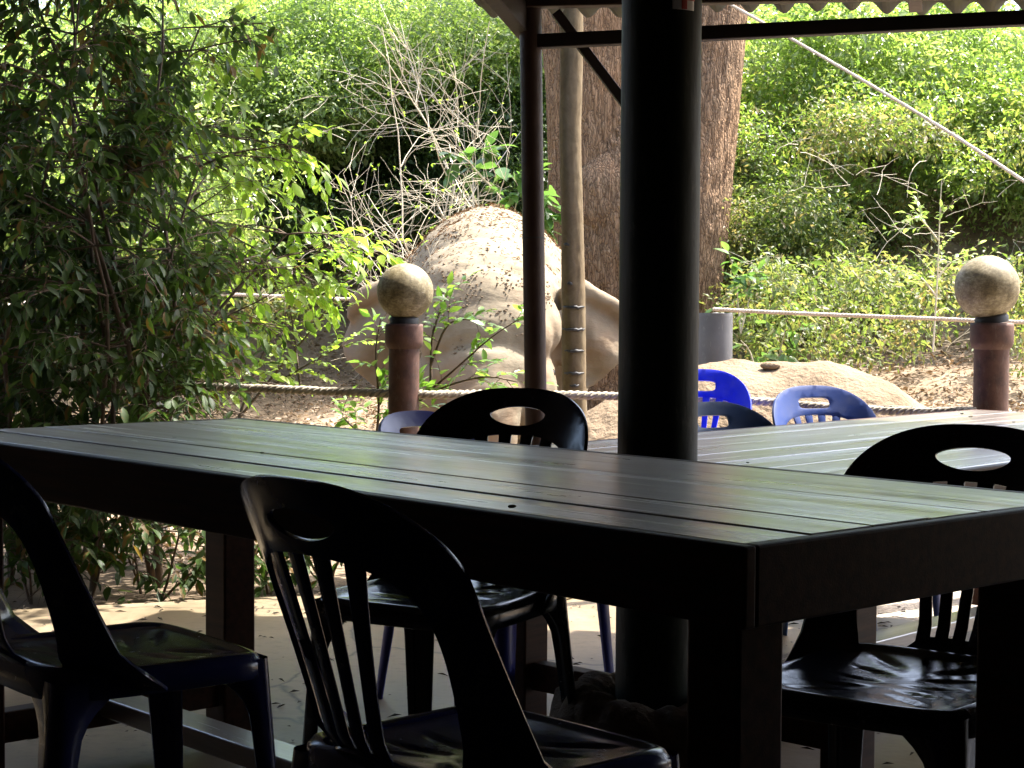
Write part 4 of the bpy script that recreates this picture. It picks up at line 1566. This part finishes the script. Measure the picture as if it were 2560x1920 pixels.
def build_slim_tree():
    Y = 7.5
    pts = [(1240, 950), (1240, 800), (1239, 660), (1236, 480), (1231, 300), (1234, 150), (1235, 60), (1236, -60), (1240, -300), (1240, -1250)]
    base = at(1240, 950, Y)
    gz = float(ground_z(base.x, Y))
    root = empty('slim_tree', (base.x, Y, gz))
    tag(root, 'slim pale straight tree trunk with dark ring scars beside the brown post', 'tree')
    hw = {950: 28, 800: 26.5, 660: 26, 480: 24, 300: 23.5, 150: 25, 60: 25, -60: 24, -300: 22, -1250: 14}
    S = []
    for u, v in pts:
        a = at(u, v, Y); b = at(u + hw[v], v, Y)
        S.append((a.z - gz, a.x - base.x, 0, b.x - a.x))
    S = [(0, 0, 0, S[0][3] * 1.15)] + S
    link('trunk', bark_trunk('trunk', S, 72, 260, .0022, (30, 12), 3), 'bark_smooth', root)
    for v, u, ww in ((661, 1238, .86), (709, 1237, .92), (755, 1240, .7), (803, 1239, .72), (829, 1240, .3), (526, 1222, .25), (610, 1230, .2)):
        a = at(u, v, Y)
        z = a.z - gz
        cx = np.interp(z, [s[0] for s in S], [s[1] for s in S]); rr = np.interp(z, [s[0] for s in S], [s[3] for s in S])
        th = np.linspace(-ww * 1.35, ww * 1.35, 16) + (a.x - base.x - cx) / rr
        path = [Vector((cx + math.sin(t) * (rr - .001), -math.cos(t) * (rr - .001), z + .006 * noise.noise(Vector((t * 4, v, 0))) - .006 * math.cos(t))) for t in th]
        v_, f_ = tube_arrays(path, [.002 + .0058 * math.sin(math.pi * i / 15) * (1 + .5 * noise.noise(Vector((i * .9, v, 1)))) for i in range(16)], 7)
        link('bark_scar', np_mesh('bark_scar', v_, f_, True), 'black_rubber', root)
    # small crown above the frame
    r = np.random.default_rng(8)
    P = np.array([0, 0, 6.6]) + unit(r.normal(0, 1, (1500, 3))) * r.uniform(.2, 1, (1500, 1)) * np.array([.9, .8, .7])
    tag(link('crown', leaves_mesh('crown', P, r.normal(0, 1, P.shape), np.array([0, 0, 1.]) + r.normal(0, .5, P.shape), r.uniform(.07, .11, len(P)), r.uniform(.03, .045, len(P))), 'leaf_thicket', root), kind='stuff')


build_slim_tree()



# ------------------------------------------------------------------ near bushes
def left_bush():
    p = Plant(21)
    r = p.r
    bases = [(-1.95, 6.9), (-1.75, 7.25), (-1.6, 6.75), (-1.42, 7.0), (-1.36, 6.85), (-2.15, 7.2), (-1.85, 7.5)]
    for bi, (x, y) in enumerate(bases):
        for s in range(2):
            h = r.uniform(1.5, 2.6)
            d = (r.normal(-.01, .09), r.normal(-.02, .10), 1)
            pts = p.stem((x, y, -.06), d, h, r.uniform(.010, .017), .004, .30, 0.05, 10)
            for k in range(1, 11):
                nb = 3 if k > 1 else 2
                for b in range(nb):
                    a = r.uniform(0, 2 * math.pi)
                    dirv = Vector((math.cos(a), math.sin(a) * .75 - .1, r.uniform(-.05, .65)))
                    L = r.uniform(.28, .55) * (1.0 if k < 9 else .7)
                    br = p.stem(pts[k], dirv, L, .0042, .002, .22, .35, 5)
                    for q in range(2, 6):
                        for _ in range(2):
                            td = (br[q] - br[q - 1]).normalized() + Vector(r.normal(0, .55, 3))
                            p.twig(br[q], td, r.uniform(.13, .24), int(r.integers(5, 8)), .066, .40, .7, .75, .6, .0016)
    # keep a clear stem zone and a ragged right border
    P = np.array(p.pos)
    uv = project(P)
    lim = 470 + 70 * np.sin(uv[:, 1] / 90.0) + 50 * np.sin(uv[:, 1] / 37.0) + r.normal(0, 60, len(P))
    keep = (uv[:, 0] < lim) & (P[:, 2] > .03) & (r.uniform(0, 1, len(P)) < .80)
    for nm in ('pos', 'dir', 'nrm', 'len', 'wid'):
        setattr(p, nm, [v for v, k in zip(getattr(p, nm), keep) if k])
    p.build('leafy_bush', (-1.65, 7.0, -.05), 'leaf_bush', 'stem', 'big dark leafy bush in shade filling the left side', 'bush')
    return len(p.pos)


print('bush leaves', left_bush())


def branch_plant(name, label, seed, strokes, leafm, stemm, leaf, Y, base, cat='bush', ratio=.45, group=None, per=9, tw=.22, dens=1.0, droop=.45, grav=.5, rep=1):
    """strokes: stems given as paths of points in the view, at distance Y (+dy)."""
    p = Plant(seed)
    r = p.r
    for st in strokes:
        pts = smooth_path([at(u, v, Y + dy) for u, v, dy in st], 6)
        p.tubes.add(pts, list(np.linspace(.007, .0022, len(pts))), 6)
        for k in list(range(3, len(pts))) * rep:
            if r.uniform() > dens:
                continue
            td = (pts[k] - pts[k - 1]).normalized() * .8 + Vector((r.normal(.15, .6), r.normal(-.2, .5), r.normal(.1, .45)))
            p.twig(pts[k], td, tw * r.uniform(.6, 1.3), int(per * r.uniform(.6, 1.2)), leaf, ratio, grav, .8, droop, .0016)
    return p.build(name, base, leafm, stemm, label, cat, 300, group)


bb = at(300, 1300, 7.6)
branch_plant('leafy_branches', 'sunlit lime green leafy branches reaching right from the dark bush', 31,
             [[(60, 620, .2), (220, 360, .1), (350, 300, 0), (470, 360, 0), (600, 420, 0), (700, 505, 0), (770, 540, .1)],
              [(180, 560, .2), (330, 420, .1), (450, 480, 0), (560, 540, 0), (660, 560, 0), (730, 500, 0)],
              [(120, 480, .2), (260, 270, .1), (340, 190, 0), (430, 110, 0), (480, 140, 0)],
              [(200, 700, .2), (340, 600, 0), (480, 560, 0), (590, 610, 0), (700, 600, .1)],
              [(230, 860, .2), (360, 740, 0), (450, 690, 0), (540, 690, 0)],
              [(260, 900, .2), (380, 850, 0), (460, 820, 0), (520, 800, 0)],
              [(170, 430, .2), (330, 330, 0), (420, 290, 0), (520, 300, 0), (600, 310, 0), (670, 330, 0)]],
             'leaf_lime', 'stem', .074, 7.7, (bb.x, 7.7, -.05), ratio=.46, per=7, tw=.24, dens=1.0, rep=1)

bb = at(515, 905, 7.9)
branch_plant('feathery_sapling', 'thin sapling with round yellow green leaflets left of the elephant', 33,
             [[(515, 905, 0), (600, 800, 0), (690, 690, 0), (760, 580, 0), (790, 540, 0)],
              [(560, 850, 0), (660, 790, 0), (740, 745, 0)],
              [(515, 905, 0), (560, 780, .1), (640, 640, .1), (700, 560, .1)],
              [(648, 830, 0), (632, 700, .1), (620, 640, .1)]],
             'leaf_lime', 'stem', .034, 7.9, (bb.x, 7.9, -.05), 'sapling', .72, None, 12, .17, .8, .2, .3)

bb = at(812, 930, 7.3)
branch_plant('leafy_sapling', 'green sapling with glossy oval leaves beside the left terracotta post', 35,
             [[(812, 960, 0), (818, 870, -.05), (812, 760, -.05), (822, 690, -.05)],
              [(812, 960, 0), (900, 870, 0), (980, 800, -.1), (1060, 730, -.15), (1120, 690, -.2)],
              [(830, 930, 0), (930, 850, 0), (1040, 815, -.1), (1118, 825, -.1)],
              [(930, 830, 0), (935, 720, 0), (965, 640, 0)],
              [(930, 790, 0), (970, 700, 0), (1040, 690, 0)],
              [(812, 960, 0), (760, 920, 0), (740, 900, 0)],
              [(812, 960, 0), (850, 890, 0), (880, 860, 0)]],
             'leaf_sapling', 'stem', .062, 7.3, (bb.x, 7.3, -.05), 'sapling', .45, None, 6, .12, .62, .15, .1)

# low shrubs along the slab edge, seen under the table
p = Plant(41)
for x, y in [(-1.55, 6.5), (-1.3, 6.55), (-1.1, 6.6), (-.92, 6.7), (-.70, 6.8), (-.52, 6.85), (-1.75, 6.45), (-1.4, 6.7)]:
    for s in range(2):
        pts = p.stem((x, y, -.06), (p.r.normal(0, .3), p.r.normal(-.05, .2), 1), p.r.uniform(.3, .62), .006, .002, .3, 0, 6)
        for k in range(2, 7):
            for _ in range(2):
                p.twig(pts[k], (p.r.normal(0, 1), p.r.normal(-.2, .7), p.r.uniform(-.1, .6)), p.r.uniform(.14, .26), 7, .062, .42, .6, .8, .5, .0016)
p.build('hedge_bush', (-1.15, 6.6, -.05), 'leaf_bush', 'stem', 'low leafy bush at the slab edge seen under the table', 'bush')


# ------------------------------------------------------------------ hillside vegetation
def clumps(centers, radii, per_m2, leaf, seed, flat=.75, shell=.45, tilt=.55):
    """Leaves filling many ellipsoidal clumps."""
    r = np.random.default_rng(seed)
    P, N, D, L = [], [], [], []
    for c, rad in zip(centers, radii):
        n = max(30, int(per_m2 * 4 * rad * rad))
        q = unit(r.normal(0, 1, (n, 3)))
        rr = r.uniform(0, 1, (n, 1)) ** shell
        # lumpy outline
        lump = 1 + .28 * np.sin(q[:, :1] * 5 + c[0] * 7) * np.sin(q[:, 1:2] * 4 + c[2] * 5) + .18 * np.sin(q[:, 2:] * 9 + c[1] * 3)
        off = q * rr * rad * lump * np.array([1, 1, flat])
        P.append(np.array(c) + off)
        N.append(np.array([0, 0, 1.0]) * .8 + q * .5 + r.normal(0, tilt, (n, 3)))
        D.append(q * .7 + r.normal(0, .8, (n, 3)) + np.array([0, 0, -.35]))
        L.append(leaf * r.uniform(.5, 1.15, n) * (1 + .6 * (r.uniform(0, 1, n) > .9)) * r.uniform(.75, 1.3))
    return np.concatenate(P), np.concatenate(D), np.concatenate(N), np.concatenate(L)


def build_mass(name, label, cat, centers, radii, per, leaf, mat, seed, ratio=.45, **kw):
    P, D, N, L = clumps(centers, radii, per, leaf, seed, **kw)
    uv = project(P)
    keep = (uv[:, 0] > -800) & (uv[:, 0] < 3000) & (uv[:, 1] > -520)
    P, D, N, L = P[keep], D[keep], N[keep], L[keep]
    o = link(name, leaves_mesh(name, P, D, N, L, L * ratio), mat)
    tag(o, label, cat, kind='stuff')
    print(name, len(P))
    return o


def scatter(u0, u1, v0, v1, Y0, Y1, n, r0, r1, seed, holes=()):
    r = np.random.default_rng(seed)
    C, Rr = [], []
    k = 0
    while len(C) < n and k < n * 20:
        k += 1
        u, v, Y = r.uniform(u0, u1), r.uniform(v0, v1), r.uniform(Y0, Y1)
        if any(((u - hu) / hw) ** 2 + ((v - hv) / hh) ** 2 < 1 for hu, hv, hw, hh in holes):
            continue
        p = at(u, v, Y)
        if p.z < float(ground_z(p.x, Y)) - .1:
            continue
        C.append(tuple(p)); Rr.append(r.uniform(r0, r1))
    return C, Rr


# right hand slope: a bank of shrubs from low in front to high at the back
HR = [(2420, 30, 260, 110), (2130, 540, 170, 110), (1890, 560, 110, 60), (1860, 380, 130, 75), (2010, 440, 110, 65), (1720, 330, 60, 50), (1800, 150, 100, 55), (2130, 300, 60, 60)]
C, Rr = scatter(1480, 2760, 60, 560, 15.5, 20.5, 112, .3, .85, 51, HR)
build_mass('hillside_thicket', 'dense sunlit green thicket climbing the slope on the right', 'thicket', C, Rr, 1400, .064, 'leaf_fresh', 52, shell=.3)
C, Rr = scatter(1520, 2000, 260, 690, 14.0, 17.0, 74, .18, .5, 53, HR)
build_mass('slope_shrubs', 'mixed green and yellowing shrubs low on the right slope', 'shrubs', C, Rr, 1400, .056, 'leaf_dry_mix', 54, shell=.4)
C, Rr = scatter(1560, 2420, 180, 640, 14.3, 17.0, 46, .2, .5, 59, HR)
build_mass('slope_bushes', 'small leaved deep green bushes across the right slope', 'shrubs', C, Rr, 1300, .06, 'leaf_thicket', 60, shell=.4)
C, Rr = scatter(1480, 2900, 90, 640, 20, 25, 150, .6, 1.0, 55, [(2420, 30, 300, 130)])
build_mass('far_wood', 'shaded wood on the upper right hillside', 'wood', C, Rr, 330, .095, 'leaf_shade_tone', 56, shell=.35)
C, Rr = scatter(1560, 2320, 560, 800, 11.8, 14.4, 100, .12, .3, 57, [(2110, 800, 120, 70)])
build_mass('undergrowth', 'sparse weeds above the dry leaves on the right bank', 'undergrowth', C, Rr, 560, .055, 'leaf_dry_mix', 58, shell=.6)

# left and centre
HL = [(670, 390, 110, 150), (860, 270, 120, 90), (800, 480, 110, 70), (310, 230, 80, 60), (1000, 180, 70, 50)]
C, Rr = scatter(330, 760, 30, 300, 17.6, 20.5, 54, .35, .75, 61, HL)
build_mass('left_thicket', 'bright green leafy thicket above the bare shrub, upper left', 'thicket', C, Rr, 1400, .062, 'leaf_fresh', 62, shell=.3)
C, Rr = scatter(680, 1260, 20, 230, 17.8, 21, 54, .4, .8, 63, HL)
build_mass('middle_thicket', 'green thicket behind the bare branches at top middle', 'thicket', C, Rr, 1300, .062, 'leaf_fresh', 64, shell=.3)
C, Rr = scatter(-700, 1300, 80, 560, 20.5, 25, 180, .6, 1.05, 65)
build_mass('dark_wood', 'shaded wood behind the bare shrub on the left hillside', 'wood', C, Rr, 330, .095, 'leaf_shade_tone', 66, shell=.35)
C, Rr = scatter(560, 1220, 230, 540, 17.6, 20, 60, .35, .65, 75)
build_mass('hollow_shrubs', 'shrubs toned dark for the shade in the hollow behind the elephant', 'shrubs', C, Rr, 1000, .06, 'leaf_shade_tone', 76, shell=.4)
C, Rr = scatter(-200, 780, 430, 700, 15.5, 18.5, 70, .12, .34, 67, [(700, 420, 110, 110)])
build_mass('left_weeds', 'pale weeds and seedlings over dry leaves left of the elephant', 'undergrowth', C, Rr, 700, .052, 'leaf_dry_mix', 68, shell=.65)
C, Rr = scatter(-560, 480, 20, 520, 15, 19, 86, .35, .7, 69, HL)
build_mass('left_slope_shrubs', 'sunlit shrubs on the slope behind the dark bush', 'shrubs', C, Rr, 900, .06, 'leaf_fresh', 70, shell=.35)


def dry_twigs():
    p = Plant(131)
    r = p.r
    for k in range(60):
        u, v = r.uniform(1640, 2300), r.uniform(300, 760)
        if k % 3 == 0:
            u, v = r.uniform(380, 800), r.uniform(150, 760)
        Y = r.uniform(13.2, 15.2)
        q = at(u, v, Y)
        if q.z < ground_z(q.x, Y):
            q.z = float(ground_z(q.x, Y))
        pts = p.stem(q, (r.normal(0, .8), r.normal(0, .4), r.uniform(.0, 1.0)), r.uniform(.25, .6), .0028, .0012, .5, .35, 7)
        for j in (3, 5):
            p.stem(pts[j], (r.normal(0, .8), r.normal(0, .4), r.uniform(-.2, .8)), r.uniform(.12, .35), .002, .001, .3, .3, 5)
    o = link('dry_twigs', p.tubes.mesh('dry_twigs'), 'stem_pale')
    tag(o, 'dry pale twigs tangled through the hillside shrubs', 'twigs', kind='stuff')


dry_twigs()

# dry leaves on the ground
def litter():
    r = np.random.default_rng(77)
    n = 60000
    x = r.uniform(-6.5, 7.5, n); y = 7.2 + 13 * r.uniform(0, 1, n) ** 1.0
    keep = np.abs(x) < y * .36 + .6
    x, y = x[keep], y[keep]
    P = np.stack([x, y, ground_z(x, y) + r.uniform(.0, .05, len(x))], 1)
    d = r.normal(0, 1, P.shape); d[:, 2] *= .35
    me = leaves_mesh('dry_leaves', P, d, np.array([0, 0, 1.]) + r.normal(0, .4, P.shape), r.uniform(.03, .075, len(P)), r.uniform(.012, .035, len(P)))
    tag(link('dry_leaves', me, 'litter'), 'brown dry leaves littering the ground behind the rope', 'leaf litter', kind='stuff')
    # crumbs on the slab
    n = 1300
    x = r.uniform(-3, 3, n); y = 6.2 - 3.0 * r.uniform(0, 1, n) ** 1.6
    P = np.stack([x, y, np.full(n, .004)], 1)
    d = r.normal(0, 1, P.shape); d[:, 2] = 0
    me = leaves_mesh('floor_crumbs', P, d, np.array([0, 0, 1.]) + r.normal(0, .15, P.shape), r.uniform(.008, .045, n), r.uniform(.003, .012, n))
    tag(link('floor_crumbs', me, 'crumb'), 'scattered bits of dead leaf on the concrete floor', 'leaf litter', kind='stuff')


litter()


# bare shrub in front of the dark hollow
def bare_shrub():
    p = Plant(91)
    r = p.r
    Y = 13.8

    def rec(q, d, L, rad, lvl):
        steps = 6
        end = Vector(q) + Vector(d).normalized() * L
        eu = project([tuple(end)])[0]
        if eu[0] > 1112 or eu[0] < 715 or (lvl > 2 and eu[1] < 40):
            return
        pts = p.stem(q, d, L, rad, rad * .5, .32, -.03, steps)
        if lvl >= 4:
            if r.uniform() < .5:
                for _ in range(2):
                    p.leaf(pts[-1], r.normal(0, 1, 3), UP + Vector(r.normal(0, .5, 3)), r.uniform(.022, .04), .016)
            return
        for k in range(2 if lvl else 3, steps + 1):
            nb = 1 if lvl in (0, 1) else (2 if r.uniform() < .5 else 1)
            for _ in range(nb):
                ax = (pts[k] - pts[k - 1]).normalized()
                side = Vector(r.normal(0, 1, 3)); side.y *= .6
                side = (side - ax * side.dot(ax)).normalized()
                rec(pts[k], ax * .75 + side * r.uniform(.6, 1.0) + Vector((0, 0, .06)), L * r.uniform(.40, .62), max(.0019, rad * .5), lvl + 1)
    for u, v, dx in ((1000, 500, -.62), (1030, 500, -.35), (1035, 500, -.02), (985, 520, -.80), (1020, 510, -.18)):
        b = at(u, v + 200, Y)
        b.z = float(ground_z(b.x, Y))
        rec(b, (dx * .45, r.normal(-.05, .1), 1), 2.45, .012, 1)
    p.build('bare_shrub', (at(1030, 600, Y).x, Y, float(ground_z(-.3, Y))), 'leaf_lime', 'stem_pale', 'leafless tan shrub with tangled fine branches above the elephant', 'shrub', 40)


bare_shrub()


def seedling(label, name, strokes, leaf, Y, seed, mat='leaf_big', per=5, ratio=.5, tw=.14, dens=.7, cat='seedling', droop=.5):
    b = at(strokes[0][0][0], strokes[0][0][1], Y)
    base = (b.x, Y, float(ground_z(b.x, Y)))
    branch_plant(name, label, seed, [[(u, v, 0) for u, v in s] for s in strokes], mat, 'stem_pale', leaf, Y, base, cat, ratio, None, per, tw, dens, droop, .4)


seedling('broad leaved seedling hanging low right of the grey post', 'broad_leaf_seedling', [[(1655, 850), (1690, 740), (1700, 670)], [(1640, 830), (1620, 760), (1600, 735)]], .14, 12.2, 101, dens=.45)
seedling('broad leaved seedling against the lit trunk edge', 'broad_leaf_seedling', [[(1600, 720), (1590, 610), (1580, 560)], [(1600, 720), (1620, 640), (1630, 600)]], .11, 12.6, 103, dens=.35)
seedling('tall thin sapling with feathery leaves in front of the dark hollow, right', 'thin_sapling', [[(2015, 760), (2025, 600), (2030, 470), (2034, 390)], [(2022, 640), (1990, 600), (1960, 590)], [(2026, 600), (2050, 570), (2070, 560)], [(2028, 520), (1995, 480), (1975, 470)]], .055, 11.5, 105, 'leaf_fresh', 8, .45, .2, .75, 'sapling', .2)
seedling('grey green broad leaves between the bare twigs and the brown post', 'broad_leaf_seedling', [[(1120, 600), (1110, 480), (1120, 410), (1105, 380)], [(1115, 520), (1160, 470), (1175, 440)]], .17, 12.9, 107)
seedling('few pale broad leaves on the bare shrub stem', 'broad_leaf_seedling', [[(1035, 520), (1033, 420), (1030, 355), (1050, 330)], [(1033, 400), (1000, 350), (985, 345)]], .16, 13.2, 109, dens=.35)


# unseen tree added left of the frame to shade the bush
def added_shade_tree(label, x, y, cx, cy, cz, rx, ry, rz, n, seed):
    r = np.random.default_rng(seed)
    root = empty('added_shade_tree', (x, y, float(ground_z(x, y)) - .1))
    tag(root, label, 'tree')
    z0 = root.location.z
    link('trunk', bark_trunk('trunk', [(0, 0, 0, .17), (1.2, .05, 0, .13), (2.6, (cx - x) * .35, (cy - y) * .3, .11), (cz - z0, (cx - x) * .8, (cy - y) * .8, .05)], 48, 80, .008, (14, 2), seed), 'bark', root)
    P = []
    for k in range(n):
        c = np.array([cx + r.uniform(-rx, rx) - x, cy + r.uniform(-ry, ry) - y, cz + r.uniform(-rz, rz) - z0])
        P.append(c + unit(r.normal(0, 1, (260, 3))) * r.uniform(.2, 1, (260, 1)) ** .6 * np.array([.55, .55, .35]))
    P = np.concatenate(P)
    me = leaves_mesh('crown', P, r.normal(0, 1, P.shape), np.array([0, 0, 1.]) + r.normal(0, .5, P.shape), r.uniform(.08, .12, len(P)), r.uniform(.035, .05, len(P)))
    tag(link('crown', me, 'leaf_thicket', root), kind='stuff')


added_shade_tree('unseen tree added beyond the left picture edge to shade the dark bush', -3.4, 7.6, -1.35, 7.5, 3.6, 1.2, 1.4, .4, 130, 111)
